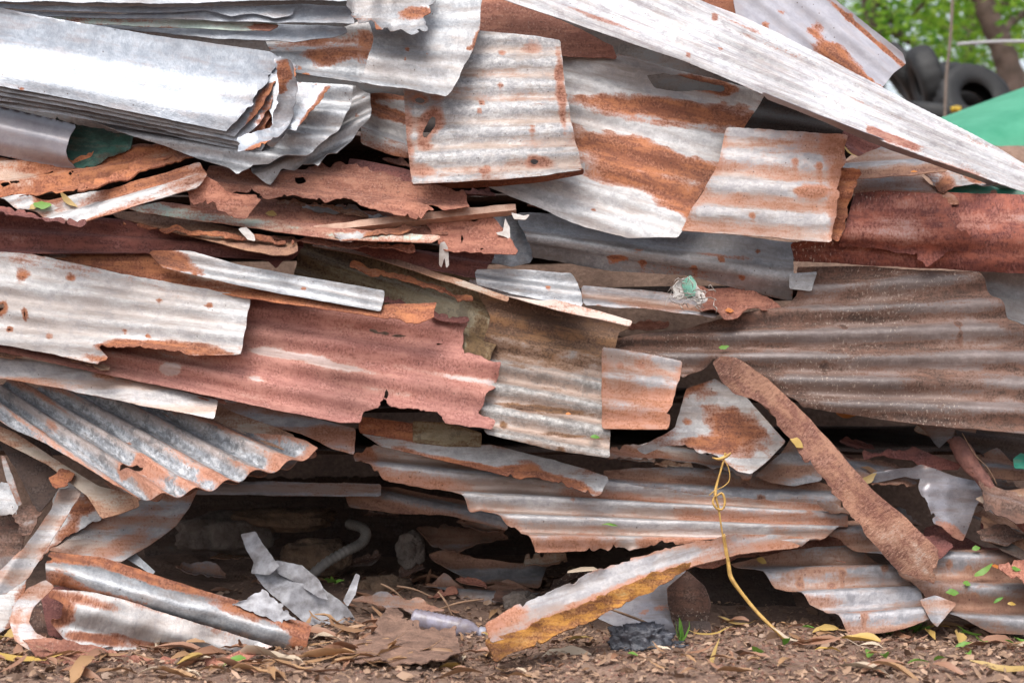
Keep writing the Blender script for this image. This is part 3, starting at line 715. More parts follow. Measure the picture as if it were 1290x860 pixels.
S('grey rounded sheet end behind right tip of stick', 'grey', [(622,272),(655,272),(662,290),(673,322),(668,331),(645,336),(612,330)], (0.22,0,0.12), prof=[(0,.0),(1,.0)], jag=0.4, rb=-0.3, rust=[(668,300,4,30,-14,.7)], bend=lambda x, y: 0.00006 * (x - 640) ** 2, o=50.5)
S('rust scrap torn into points right of wooden stick', 'torn', [(535,282,1),(580,276),(622,279),(634,292,2),(656,314,1),(650,323,1),(600,319),(562,320),(545,302)], (0.11,0,0.2), jag=1.8, cuts=[[(578,286),(584,300),(581,312),(580,300)],[(600,316),(612,311),(606,318)]], dent=8, curl=6, rb=0.1)
S('narrow maroon strip left of central grey sheet base', 'maroonp', [(440,200),(470,204),(522,216),(524,232),(470,222),(438,214)], (0.22,0,0.2), jag=0.8, name='metal_strip', cat='metal strip', o=25.5)
S('scaly pink rust sheet with eaten holes below bundle', 'torn', [(254,214),(268,210),(330,220),(400,206),(450,208),(520,230),(584,244),(594,262),(560,268),(500,274),(478,268),(440,254),(400,252),(292,243),(270,236)], (0.11,0,0.28), ((250,210,590,240),(250,240,590,285),1.6), amp=5, jag=1.6, cuts=[[(528,256),(540,258),(556,264),(548,266)],[(370,226),(382,224),(388,230),(374,231)]], rust=[(275,222,24,10,10,-0.2)], dent=8, rb=0.05)
S('drooping scaly rust flap above the pale green strip', 'torn', [(236,240,2),(246,228,2),(262,224),(290,242),(334,248),(320,262),(310,278),(296,279,2),(276,268,2),(270,255,2),(252,254),(246,262),(238,252)], (0.05,0,0.06), jag=1.4, dent=12, curl=8, rb=0.1)
S('thin curled tin edge under the wooden stick', 'white', [(420,296),(452,292),(480,288),(515,285,2),(536,286),(518,292),(500,296),(470,298),(455,302),(430,304)], (0.09,0,0.3), jag=1.4, rust=[(500,292,30,5,-6,.8)], curl=6, name='metal_strip', cat='metal strip')
for lab, mt, pl, y0_ in (
    ('thin rust edge between maroon bent sheet and tan strip', 'orange', [(150,280),(260,292),(372,308),(370,313),(260,299),(150,285)], .11),
    ('thin brown edge below the pale green strip at right', 'torn', [(330,296),(420,306),(520,312),(522,318),(420,312),(330,302)], .10),
    ('thin grey edge under scaly rust sheet near centre', 'grey', [(380,258),(440,262),(492,276),(490,282),(440,270),(380,264)], .16),
    ('thin tan edge in dark gap left of stick', 'tan', [(330,252),(400,258),(470,272),(468,276),(400,264),(330,257)], .18),
    ('thin rusty edge below lilac roll at far left', 'maroonp', [(-60,262),(30,266),(110,280),(108,286),(30,274),(-60,270)], .12),
    ('narrow rust sliver over the olive stained sheet', 'orange', [(440,330),(520,350),(600,378),(598,384),(520,358),(440,337)], .10),
    ('dark rust sliver below olive stained sheet', 'maroonp', [(470,372),(540,392),(596,404),(594,412),(540,400),(470,380)], .10),
    ('thin pale edge beneath the white spotted sheet', 'tan', [(-60,432),(60,448),(140,462),(138,467),(60,454),(-60,440)], .06),
    ('thin rust edge above the greenish grey strip', 'torn', [(60,458),(180,482),(290,504),(288,510),(180,489),(60,464)], .07),
): S(lab, mt, pl, (y0_, 0, 0.3), jag=1.5, name='metal_strip', cat='metal strip', curl=6, dent=6, thick=.0025)
# --- olive and scorched sheets in the middle
S('large olive brown stained sheet behind pink oxide sheet', 'olive', [(378,302),(440,306),(520,332),(600,352),(650,380),(632,420),(614,462),(560,445),(480,405),(370,350)], (0.19,0,0.18), ((380,296,650,372),(370,360,620,470),2.6), amp=9, jag=0.8, dent=8, rust=[(600,440,10,30,10,.5)], o=50.4)
S('tall scorched brown and grey corrugated sheet at centre', 'scorch', [(600,364),(680,376),(760,396),(797,406,1),(793,412),(780,418),(775,440,.6),(767,458,.6),(769,520,.6),(768,578),(700,568),(612,548),(598,500),(606,440),(618,400)], (0.12,0,0.10), ((600,362,795,404),(600,548,768,580),6.2), amp=8, jag=0.7, rust=[(700,400,130,32,11,1.15),(690,432,110,22,9,.85),(660,450,90,14,9,.5),(690,515,60,2.5,6,.9),(720,548,40,2,6,.8)], rb=-0.02, cuts=[[(628,510),(660,514),(678,519),(655,516)]])
S('pale rose strip lying along top of scorched sheet', 'rose', [(590,352),(640,360),(700,378),(797,404),(794,411),(700,390),(640,374),(592,360)], (0.06,0,0.5), jag=0.3, name='metal_strip', cat='metal strip', dent=2)
S('thin tan strip edge across the olive stained sheet', 'tan', [(392,307),(450,312),(520,333),(642,374),(640,380),(520,341),(450,320),(394,311)], (0.12,0,0.5), jag=0.4, name='metal_strip', cat='metal strip', dent=2, rust=[(480,325,90,4,16,.5)])
# --- middle gap, grey rolls
S('long dull grey roll under the white rust banded sheet', 'grey', [(650,270),(760,272),(860,288),(1001,308),(998,378),(940,365),(870,348),(760,338),(672,322)], (0.18,0,0.08), ((650,268,1000,308),(660,322,1000,380),2.0), amp=7, prof=[(0,.06),(.3,.0),(.7,.0),(1,.07)], jag=0.5, rust=[(776,326,14,6,0,1.0),(805,316,10,4,0,.8),(900,320,60,5,8,.5)], curl=2, o=23.5)
S('small light grey tab sticking out below the dull roll', 'grey', [(994,345),(1030,342),(1022,367),(994,364)], (0.21,0,0.1), jag=0.4, rb=-0.2, name='metal_tab', cat='metal scrap', o=23.4)
S('short grey corrugated end above the pale rose strip', 'grey', [(598,340),(640,340),(720,346),(728,356),(735,384),(728,387),(680,376),(600,358)], (0.16,0,0.14), ((600,336,730,346),(600,362,735,388),1.6), amp=7, jag=0.6, rb=-0.1)
S('dark brown folded strip with pale upper edge mid pile', 'dull', [(732,362),(790,366),(900,378),(910,392),(900,402),(820,392),(735,386)], (0.17,0,0.2), ((730,360,905,380),(730,386,905,404),1.2), amp=8, jag=0.5, rust=[(820,385,80,5,6,.4)], curl=4, name='metal_strip', cat='metal strip')
S('rust brown curled scrap right of white plastic tuft', 'torn', [(876,366),(940,360),(966,372),(988,392),(960,396),(938,396),(914,404),(900,396),(880,394)], (0.14,0,0.3), jag=1.6, dent=14, curl=10)
# --- large brown sheet
def fold_left(x, y): return 0.12 * smooth(1000, 800, x) * 1.0
S('large brown weathered corrugated sheet at right', 'brown', [(774,428),(850,414),(920,400),(985,388),(1004,372),(1004,338),(1100,336),(1232,342),(1246,366),(1262,384),(1276,406),(1330,440),(1330,552),(1150,531),(1010,513),(985,492),(955,468),(900,453),(862,478),(830,455),(774,446)], (0.08,0,0.10), ((770,380,1330,345),(770,520,1330,556),6.0), amp=13, jag=0.6, dent=8, bend=fold_left, rust=[(930,440,60,14,-14,.8),(1150,420,120,14,2,-.3),(1150,500,140,10,4,-.3)], o=15.5)
S('small rust and silver sheet right of scorched sheet', 'warm', [(758,438),(800,444),(859,456,.8),(856,480,1.5),(850,500,2),(842,520,2),(846,541,.5),(758,541)], (0.14,0,0.09), ((758,436,858,454),(758,541,850,545),2.9), amp=7, rust=[(805,505,70,40,0,.75),(800,525,60,18,0,.5)], rb=-0.15, jag=0.6)
# --- left middle
S('rust sheet edge sandwiched above speckled corrugated sheet', 'warm', [(268,500),(310,506),(448,540),(446,572),(420,566),(380,546),(280,522)], (0.15,0,0.3), jag=0.8, rust=[(420,550,40,9,14,.7)])
S('narrow brown strip sliding under the speckled sheet top', 'tan', [(190,508),(276,512),(372,548),(366,570),(300,548),(210,524)], (0.13,0,0.25), rb=0.15, jag=0.6, name='metal_strip', cat='metal strip')
S('orange rust tab below ragged end of pink oxide sheet', 'orange', [(452,524),(524,534),(524,557),(500,553),(452,545)], (0.14,0,0.12), jag=0.6, name='metal_tab', cat='metal scrap')
S('mossy tan tab below ragged end of pink oxide sheet', 'olive', [(520,530),(560,532),(608,545),(606,563),(560,562),(520,557)], (0.125,0,0.12), jag=0.6, rb=-0.3, name='metal_tab', cat='metal scrap')
S('large pink red oxide sheet across the left middle', 'pink', [(-60,390),(250,372),(320,362),(480,384),(548,398),(592,408,3),(583,440,3),(600,448,2),(632,458,2),(624,486,2),(603,518,2),(622,530,2),(620,542,1),(560,534,2),(548,521,2),(488,513,2),(486,488,2),(482,515,1),(458,518,2),(455,531),(430,534),(300,508),(110,468),(-60,430)], (0.085,0,0.10), ((-60,352,640,420),(-60,426,640,584),4.0), amp=10, jag=0.6, crumple=2, rust=[(365,447,46,6,9,-.8),(215,466,12,6,0,-.9),(322,478,14,5,10,-.7),(420,462,60,4,9,-.5),(560,470,60,5,9,-.55),(480,490,50,4,9,-.45),(150,462,220,8,13,.25),(460,400,90,9,9,.2)], cuts=[[(460,413),(500,420),(520,424),(500,423),(470,418)],[(540,428),(566,434),(552,433)]], dent=8)
S('orange rust strip lying over the pink oxide sheet', 'orange', [(40,319),(120,316),(190,317),(300,350),(480,384),(552,381,2),(546,400,2),(528,411,2),(490,402),(400,388),(310,376),(150,344)], (0.055,0,0.25), rust=[(150,330,90,8,12,.2),(500,392,50,12,0,.3),(60,322,30,5,0,-.9)], jag=0.8, name='metal_strip', cat='metal strip', dent=5)
S('grey galvanised strip resting on the orange rust strip', 'grey', [(186,316),(240,317),(300,334),(400,352),(485,367),(480,393),(400,379),(290,358),(205,338)], (0.03,0,0.12), ((184,310,485,364),(184,338,485,395),1.2), amp=5, jag=0.3, rb=-0.3, rust=[(208,328,40,12,15,1.3)], name='metal_strip', cat='metal strip')
S('white spotted corrugated sheet with torn rusty lower edge', 'white', [(-60,316),(40,320),(150,345),(316,375,.4),(303,447,.8),(245,449,2.5),(190,441,2.5),(128,440,2),(138,452,2),(124,459,1),(60,444,1),(-60,424)], (0.035,0,0.10), ((-60,310,320,372),(-60,420,305,450),3.0), amp=5, jag=1, rust=[(30,345,10,6,0,.7),(88,349,6,4,0,.8),(28,350,8,12,0,.6),(5,388,6,8,0,1),(32,394,4,6,0,1),(63,424,6,5,0,.8),(12,415,3,3,0,1),(215,438,60,9,4,.9),(160,437,40,4,0,.6),(120,450,20,4,10,.5),(55,400,5,5,0,.5),(60,333,70,8,10,.45)], holes=[(2,388,3,5,30),(32,396,1.6,4,0),(12,415,2,2,0),(29,349,3,2,0)], rb=-0.12, curl=3)
S('narrow greenish grey strip beneath pink oxide sheet', 'warm', [(-60,436),(0,447),(135,470),(275,504,.3),(270,528,.6),(220,518),(180,511,1),(80,490),(-60,466)], (0.075,0,0.15), rb=-0.35, rust=[(130,472,16,5,10,.7)], jag=0.5, name='metal_strip', cat='metal strip', prof=[(0,.01),(1,0)])
# --- lower left
S('dark brown sheet leaning at left edge below strips', 'dark', [(-20,488),(24,496),(60,560),(82,606),(48,650),(20,590),(-20,530)], (0.26,0,0.1), jag=1, rb=0.2)
S('curved pale sheet sagging under speckled corrugated sheet', 'warm', [(58,692),(100,664),(150,638),(252,610),(238,640),(222,662),(186,688),(152,708),(110,702)], (0.15,0,0.16), rust=[(165,678,40,10,-30,.6),(180,650,50,9,-25,.3)], jag=0.4, rb=-0.15, dent=6, bend=lambda x, y: 0.05 * smooth(690, 610, y))
S('beige sheet edge under the speckled corrugated sheet', 'tan', [(-20,528),(20,545),(80,585),(124,612),(172,624),(176,638),(150,648),(128,653),(110,625),(60,585),(-20,545)], (0.10,0,0.22), rb=-0.1, jag=0.3, curl=3)
S('rust edged underside layer of the speckled sheet', 'warm', [(130,605),(200,600),(390,560),(402,572),(380,580),(360,590),(340,594),(300,607),(270,612),(240,622),(215,620),(200,628),(170,632)], (0.12,0,0.3), ((20,470,190,640),(280,490,420,590),6.5), amp=9, jag=1, rust=[(220,625,40,8,-10,.6)])
S('grey speckled corrugated sheet jutting out at lower left', 'lichen', [(-30,486),(10,478),(60,486),(180,506),(330,545),(385,558),(402,568),(378,578),(352,589),(316,598),(280,611),(240,620),(200,626),(172,627),(145,615),(60,560),(-30,512)], (0.06,0,0.28), ((-20,498,165,628),(250,500,405,568),6.0), amp=12.5, jag=0.6, rust=[(60,540,16,7,20,.6),(170,590,22,7,-30,.8),(128,611,9,5,0,.8),(190,604,20,16,0,.6),(260,600,40,6,-15,.4),(360,580,40,6,-15,.4)], cuts=[[(150,594),(158,584),(172,582),(182,589),(170,589),(158,595)]], dent=6)
# --- right gap below the brown sheet: layered scraps
S('tan thin sheet hanging in dark gap below brown sheet', 'dull', [(1150,530),(1200,528),(1230,540),(1226,556),(1214,566),(1196,552),(1182,566),(1170,548)], (0.24,0,0.1), jag=1, dent=12, curl=6, o=14.1)
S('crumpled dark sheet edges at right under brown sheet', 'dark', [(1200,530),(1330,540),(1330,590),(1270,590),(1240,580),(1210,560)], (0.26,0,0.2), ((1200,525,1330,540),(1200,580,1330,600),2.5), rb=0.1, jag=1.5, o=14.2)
S('brown wavy sheet end at right edge below brown sheet', 'dull', [(1232,572),(1256,566),(1276,580),(1330,592),(1330,606),(1280,602),(1240,598)], (0.20,0,0.3), ((1230,560,1330,580),(1230,598,1330,610),1.5), jag=0.8, rust=[(1290,598,40,6,3,.7)], o=14.3)
S('tan layered sheet edge at right margin of pile', 'tan', [(1228,628),(1260,618),(1330,612),(1330,645),(1290,648),(1250,642)], (0.19,0,0.3), rb=0.05, jag=0.8)
S('brown grey curled sheet below the rusty pipe', 'dull', [(1220,645),(1250,640),(1276,652),(1288,668),(1282,674),(1262,674),(1246,664),(1224,654)], (0.12,0,0.3), ((1220,632,1290,652),(1220,656,1290,680),1.2), jag=0.7, amp=9)
S('maroon folded scrap below bent lilac sheet at right', 'maroonp', [(1164,664),(1186,658),(1240,690),(1300,690),(1330,700),(1330,740),(1230,740),(1180,720),(1160,690)], (0.20,0,0.25), jag=1.2, dent=14)
S('shiny maroon pipe like fold above bent lilac sheet', 'maroonp', [(1086,568,2),(1110,572,2),(1146,566),(1148,562),(1180,574),(1212,584),(1208,592),(1180,592),(1160,590),(1150,580),(1128,578),(1106,574),(1088,580)], (0.12,0,0.2), jag=0.9, prof=[(0,.02),(.5,0),(1,.03)], rb=-0.1, dent=6)
S('dark rippled scrap between flat bar and lilac sheet', 'dull', [(1040,560),(1064,572),(1088,576),(1112,578),(1150,590),(1155,612),(1098,610),(1060,600)], (0.19,0,0.3), ((1040,550,1150,575),(1040,600,1150,620),1.6), amp=8, jag=1.5, rust=[(1130,600,20,5,0,.6)])
S('bent lilac grey sheet with jagged lower edge at right', 'steel', [(1096,596),(1130,590),(1150,588),(1160,584),(1180,592),(1204,600),(1232,606),(1238,622),(1228,640),(1220,662),(1212,682),(1198,676,2.5),(1180,662,2.5),(1170,645,2.5),(1160,625,2),(1158,604,1),(1140,600),(1112,606),(1098,608)], (0.07,0,0.06), rb=-0.12, jag=0.8, dent=22, curl=5, rust=[(1200,672,20,8,40,.6)], bend=lambda x, y: 0.05 * smooth(1170, 1120, x) + 0.05 * smooth(1190, 1240, x) + 0.03 * smooth(620, 590, y), crumple=5)
# --- torn white and rust flap
S('thin rusty sheets bunched under the torn white flap', 'warm', [(764,566),(800,562),(860,560),(905,578),(955,590),(945,606),(900,592),(840,580),(764,578)], (0.20,0,0.3), ((764,556,950,580),(764,580,950,605),1.4), jag=1.5, rust=[(805,572,30,5,2,.7)])
S('brown curved sheet behind torn flap beside flat bar', 'dull', [(950,600),(985,570),(1000,545),(1040,575),(1035,605),(1000,612),(970,608)], (0.17,0,0.12), jag=0.6, rust=[(985,600,40,10,-20,.5)], dent=12)
S('torn flap part white part rust below the brown sheet', 'white', [(855,520),(864,490),(900,478),(940,500),(990,556,.4),(970,578,.4),(946,598,.4),(930,594),(906,578,2),(884,570,1.5),(862,562),(838,562),(812,572,1),(800,566),(836,548),(850,538)], (0.10,0,0.10), rust=[(925,538,38,24,28,.9),(905,560,30,12,10,.8),(890,500,14,8,0,.4),(866,530,8,5,20,.9),(960,565,10,6,30,.5),(870,488,20,8,-20,.5)], jag=0.8, dent=26, curl=6, rb=-0.12)
# --- lower centre corrugated
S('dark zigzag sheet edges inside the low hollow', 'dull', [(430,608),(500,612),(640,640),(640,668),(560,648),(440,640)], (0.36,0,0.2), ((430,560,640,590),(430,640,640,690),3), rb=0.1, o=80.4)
S('long grey weathered edge strip across the hollow roof', 'dull', [(240,608),(340,606),(480,610),(480,625),(360,624),(238,622)], (0.33,0,0.3), rb=-0.2, jag=0.8, name='metal_strip', cat='metal strip', o=80.5)
S('brown corrugated sheet under the torn white flap', 'dull', [(760,592),(860,590),(1000,600),(1060,612),(1060,660),(900,640),(760,625)], (0.18,0,0.2), ((750,585,1060,600),(750,640,1060,665),2.4), amp=10, rb=0.12, jag=0.8, o=94.5)
S('pale tin sheet with dark rust lower edge above stepped sheet', 'white', [(452,544),(520,556),(620,560),(700,580),(767,600),(766,608,2),(755,623,2),(735,620,2),(690,604,2),(640,600),(560,580),(480,562)], (0.07,0,0.18), rb=-0.05, rust=[(600,588,100,5,13,1.0),(700,607,60,7,15,1.1),(670,590,14,8,20,.8)], jag=0.8, curl=3)
S('stepped corrugated sheet with ragged left end low centre', 'warm', [(442,568,3),(470,562,1),(560,572),(700,600),(860,622),(1062,638,.6),(1070,660),(1010,688),(900,682),(860,686,2),(800,690,1.5),(740,690,1),(676,693,2),(660,672,2),(628,652,2),(592,640,2),(584,624,2),(560,616,2),(520,612,2),(490,604,2),(468,592,3),(448,580,3)], (0.08,0,0.17), ((430,556,1080,618),(600,694,1080,694),4.6), amp=14, jag=0.9, rust=[(540,605,60,8,10,.35),(760,622,70,5,6,.7),(960,650,90,8,2,.5),(730,680,70,9,0,.7),(850,682,60,6,0,.8),(460,575,16,10,20,.7),(1000,660,60,10,0,.6)], rb=-0.1, o=100.5)
# --- lower right
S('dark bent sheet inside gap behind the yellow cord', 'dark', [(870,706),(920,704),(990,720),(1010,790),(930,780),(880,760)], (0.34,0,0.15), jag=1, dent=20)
S('rusty torn sheet edge bulging out right of angle bar', 'torn', [(880,700),(930,690),(1000,684),(1060,676),(1100,690),(1080,716),(1040,704),(1000,702),(940,702),(900,716),(868,716)], (0.10,0,0.25), rb=-0.05, jag=1.4, rust=[(1040,690,30,8,20,.5)], curl=4)
S('dull grey corrugated sheet low right touching the ground', 'dull', [(920,706),(985,696),(1075,690),(1140,720),(1180,776),(1110,794),(1076,799,.6),(1056,780),(1038,764),(1020,760),(1000,742),(976,736),(960,722),(936,716)], (0.03,0,0.26), ((900,690,1160,690),(1000,802,1220,782),3.6), amp=14, jag=0.6, rust=[(1050,720,50,4,-6,.6),(1100,770,40,5,-5,.5),(1040,756,30,5,-5,.5)], dent=6)
S('brown dusty corrugated sheet sloping to ground at lower right', 'dull', [(1003,660,.5),(1040,654),(1110,650),(1180,690),(1250,690),(1330,690),(1330,800),(1250,795),(1190,776),(1174,756),(1150,740),(1132,716),(1112,702),(1080,694),(1058,678),(1030,674)], (0.0,0,0.16), ((990,640,1330,620),(1190,800,1330,812),4.6), amp=18, jag=0.6, rb=0.08, rust=[(1230,720,80,20,-12,.4),(1260,760,70,12,-10,.2)], dent=10, cell=3)
pass
S('brown torn sheet end right of the lilac sheet', 'brown', [(1232,604),(1290,622),(1330,632),(1330,664),(1280,656),(1240,640)], (0.13,0,0.25), ((1230,590,1330,615),(1230,645,1330,675),1.6), amp=11, jag=1.5)
S('tan wavy sheet end between pipe and dusty sheet', 'tan', [(1236,648),(1290,668),(1330,676),(1330,704),(1280,694),(1240,676)], (0.06,0,0.25), ((1230,640,1330,665),(1230,675,1330,710),1.6), amp=11, jag=1.2, rb=.1)
S('small bent flap at the edge of the brown dusty sheet', 'dull', [(1158,756),(1178,750),(1206,760),(1190,778),(1180,790),(1172,782)], (-0.02,0,0.1), jag=0.5, dent=10, curl=4, name='metal_tab', cat='metal scrap')
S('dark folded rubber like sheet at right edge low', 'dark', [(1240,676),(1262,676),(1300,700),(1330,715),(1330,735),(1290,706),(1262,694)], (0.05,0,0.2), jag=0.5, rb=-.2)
S('thin rusty sheet lying over brown sheet at right margin', 'torn', [(1254,712),(1290,706),(1330,700),(1330,760),(1300,742),(1272,726)], (-0.02,0,0.3), jag=1.4, rb=-0.05)
# --- curled grey sheet under the angle bar
S('brown inside face of the curled grey sheet low centre', 'brown', [(840,740),(866,718),(888,738),(896,760),(892,784),(850,786),(842,762)], (-0.01,0,0.0), jag=0.3, rb=0.3, dent=4, bend=lambda x, y: 0.00007 * (x - 868) ** 2 * -1, part_of='curled')
S('curled grey sheet under the rusted angle bar', 'steel', [(752,778),(800,744),(866,716),(852,734),(841,756),(846,780),(856,808),(800,800)], (-0.06,0,0.08), jag=0.3, rb=-0.1, rust=[(812,770,10,5,-20,.6),(830,765,10,4,0,.5)], dent=4, bend=lambda x, y: 0.05 * smooth(800, 860, x), key='curled')
S('dark lower lip of the curled grey sheet on the ground', 'dark', [(848,782),(894,782),(900,812),(862,814)], (-0.08,0,0.15), rb=0.2, jag=0.4, part_of='curled')
# --- lower left wreck: leaning strips and the folded sheet
S('white flaked rust sheet behind leaning strip at lower left', 'white', [(76,610),(100,596),(128,622),(126,654),(150,640),(100,668),(62,694),(40,720),(20,790),(-10,800),(-10,760),(40,690)], (0.13,0,0.1), rust=[(100,640,16,12,0,.9),(60,720,16,40,30,.8),(88,664,26,9,-50,.9),(30,770,14,30,10,.7),(115,630,10,14,0,.7)], jag=2, rb=-0.1, dent=12, o=82.5)
S('leaning pink grey strip with folded edge at lower left', 'warm', [(98,612,1),(104,620),(60,690),(36,728),(8,748,1),(-8,750),(-8,726),(30,690),(66,640),(74,616)], (0.0,0,0.1), rust=[(12,736,14,14,0,.3)], jag=1.2, name='metal_strip', cat='metal strip', bend=lambda x, y: 0.02 * np.abs(np.sin((x + y * 0.66) / 22)), o=82.6, rb=-0.2)
S('grey folded scrap with ragged end at left margin', 'grey', [(-20,610),(18,606),(24,632),(20,650,2),(-20,650,2)], (0.19,0,0.1), jag=1.5, dent=10, name='metal_scrap', cat='metal scrap', o=81.8)
S('narrow white edged strip standing at the left margin', 'white', [(0,572),(6,574),(16,600),(28,636),(22,636),(8,604)], (0.16,0,0.0), jag=0.8, name='metal_strip', cat='metal strip', o=81.9)
S('rotten rust flakes heaped at left margin low', 'brown', [(-20,648),(20,645),(34,660),(30,700),(10,735),(-20,735)], (0.18,0,0.2), jag=4, dent=30, curl=15, crumple=18, rb=-.0, name='metal_scrap', cat='metal scrap', o=81.6)
S('second heap of brown rust flakes beside leaning strip', 'brown', [(16,644),(40,630),(50,648),(40,672),(24,680)], (0.15,0,0.2), jag=4, dent=30, curl=15, name='metal_scrap', cat='metal scrap', o=81.7, crumple=14)
S('orange rust curl on top of leaning strip', 'orange', [(62,604),(78,592),(94,600),(88,612),(70,618)], (0.07,0,0.3), jag=2, dent=10, curl=8, name='metal_scrap', cat='metal scrap')
S('thin grey strip poking into the low hollow', 'grey', [(150,690),(168,694),(196,720),(192,724),(160,704)], (0.12,0,0.1), rb=-.1, jag=0.3, name='metal_strip', cat='metal strip', o=81.5)
# folded sheet on the ground
RF = ((55,690,390,785), (20,770,330,850), 1)
S('dark rusted inside of the folded sheet at lower left', 'maroonp', [(50,740),(120,735),(240,770),(330,808),(300,826),(160,826),(60,800)], (-0.12,0,0.1), jag=1, rb=.2, part_of='folded')
S('lower half of the folded galvanised sheet on the ground', 'white', [(60,742),(110,744),(160,756),(220,776),(300,800),(345,814),(310,828),(240,836),(190,834),(120,818),(84,808),(64,784)], (-0.27,0,0.08), RF, amp=0, prof=[(.2,.03),(.45,.0),(.75,.0),(1,.05)], rust=[(200,816,50,7,14,.8),(130,806,40,6,10,.8),(110,758,50,6,14,.5),(80,770,12,14,0,.8)], jag=.8, holes=[(66,766,16,12,20)], rb=0.02, dent=16, crumple=5, part_of='folded')
S('folded galvanised sheet lying on ground at lower left', 'grey', [(57,694,.5),(90,698),(130,702),(240,738),(330,766),(393,786,1.2),(388,806,1.2),(384,822,1.2),(352,816,.5),(240,780,.5),(150,754),(78,738,2),(58,732,.6)], (-0.24,0,0.06), ((57,690,395,784),(52,735,385,826),1), amp=0, prof=[(0,.07),(.2,.02),(.5,.0),(.8,.012),(1,.05)], rust=[(200,730,150,7,17,.85),(330,775,80,9,16,.85),(380,800,16,30,0,.7),(95,702,40,8,6,.8),(75,730,14,12,0,.6),(110,742,60,6,14,.5)], holes=[(60,698,3,2,0),(62,704,4,2.5,-20),(72,736,6,4,20)], rb=-0.08, jag=0.8, key='folded', dent=10, crumple=3)
S('white curved rim of the folded sheet at its left end', 'warm', [(58,730),(70,738),(56,752),(42,766),(36,784),(46,798),(70,808),(80,822),(40,820),(18,806),(12,782),(18,760),(36,740)], (-0.31,0,0.1), jag=1, rust=[(22,785,5,20,10,.4)], rb=-0.1, dent=8, part_of='folded')
S('inner_curl', 'brown', [(24,764),(44,750),(66,740),(90,752),(96,790),(70,806),(36,800)], (-0.16,0,0.05), jag=2, rb=.3, crumple=10, name='inner_curl', part_of='folded', o=120.5)
S('underside', 'torn', [(24,800),(80,806),(190,828),(240,832),(335,814),(320,832),(240,844),(120,842),(50,836)], (-0.30,0,0.25), jag=1.4, rb=.1, name='underside', part_of='folded')
# crumpled things deep in the hollow
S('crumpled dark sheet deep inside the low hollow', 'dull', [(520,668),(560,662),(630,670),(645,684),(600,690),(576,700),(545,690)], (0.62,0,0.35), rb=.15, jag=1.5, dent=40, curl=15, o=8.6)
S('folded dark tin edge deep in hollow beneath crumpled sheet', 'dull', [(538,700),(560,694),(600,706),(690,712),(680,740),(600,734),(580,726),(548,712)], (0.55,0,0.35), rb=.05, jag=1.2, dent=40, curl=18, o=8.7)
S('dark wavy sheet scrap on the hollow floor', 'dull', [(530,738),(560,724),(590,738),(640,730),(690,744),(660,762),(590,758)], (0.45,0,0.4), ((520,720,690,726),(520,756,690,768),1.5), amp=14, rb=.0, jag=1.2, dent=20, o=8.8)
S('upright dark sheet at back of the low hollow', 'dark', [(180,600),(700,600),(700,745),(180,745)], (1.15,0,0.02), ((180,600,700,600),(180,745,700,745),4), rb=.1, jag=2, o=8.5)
for lab, mt, pl, y_ in (
    ('maroon lump of scrap under the lilac sheet tip', 'maroonp', [(1158,678),(1184,672),(1200,690),(1186,704),(1164,696)], (.03,0,.25)),
    ('bent brown scrap at right below the rusty pipe', 'brown', [(1226,668),(1262,660),(1296,676),(1270,692),(1238,686)], (.02,0,.3)),
    ('narrow tin sliver crossing below the flat bar', 'dull', [(1030,636),(1090,642),(1130,660),(1126,668),(1086,652),(1030,646)], (.06,0,.3)),
    ('dark wavy tin edge in front of the hollow stones', 'dull', [(430,756),(480,748),(530,756),(560,770),(520,772),(470,766)], (.18,0,.4)),
): S(lab, mt, pl, y_, jag=1.8, name='metal_scrap', cat='metal scrap', curl=8, dent=12, crumple=8, cell=2.4)
# --- long white sheet, beam, bars
S('long white weathered sheet slanting down across upper right', 'beam', [(560,-30),(820,-30),(872,-4),(936,20),(1010,56),(1140,124),(1290,206),(1340,232),(1340,259),(1290,241),(1180,202),(1092,170),(965,119),(860,76),(750,38),(620,-6)], (0.06,-0.012,0.12), ((800,-30,1340,226),(520,-30,1340,264),4.0), amp=4.5, jag=0.3, rust=[(1110,170,14,3,24,.9),(1135,178,20,3,22,.7),(770,30,80,3,20,.5),(925,30,40,2,24,.4),(1000,70,60,2,24,.35)], key='beam', dent=4, trap=1.6, wob=0.02)
S('lip', 'violet', [(958,114),(1040,148),(1092,168),(1180,200),(1290,239),(1340,257),(1340,266),(1290,248),(1180,209),(1092,178),(1030,150),(966,124)], (0.055,-0.012,-0.6), jag=0.2, name='lip', part_of='beam', dent=0, solve=False, rb=-.2)
S('rusted bent flat bar leaning diagonally at lower right', 'flat', [(897,456),(908,448),(928,450),(965,475),(1005,512),(1045,555),(1097,615),(1145,655),(1182,692,2),(1179,712,2),(1175,733,2),(1150,728,2),(1130,718),(1090,672,2.5),(1070,646,2.5),(1025,590,2.5),(990,550,2),(965,513),(948,502),(925,496),(910,482)], (-0.06,-0.03,0.02), ((910,425,1200,690),(880,480,1150,745),1), amp=0, prof=[(0,.02),(.2,.004),(.5,0),(.8,.002),(1,.014)], thick=0.005, jag=1.0, name='flat_bar', cat='metal bar', dent=6, bend=lambda x, y: 0.06 * smooth(950, 890, x) - 0.02 * np.exp(-((x - 945) / 25.0) ** 2), key='bar')
pass
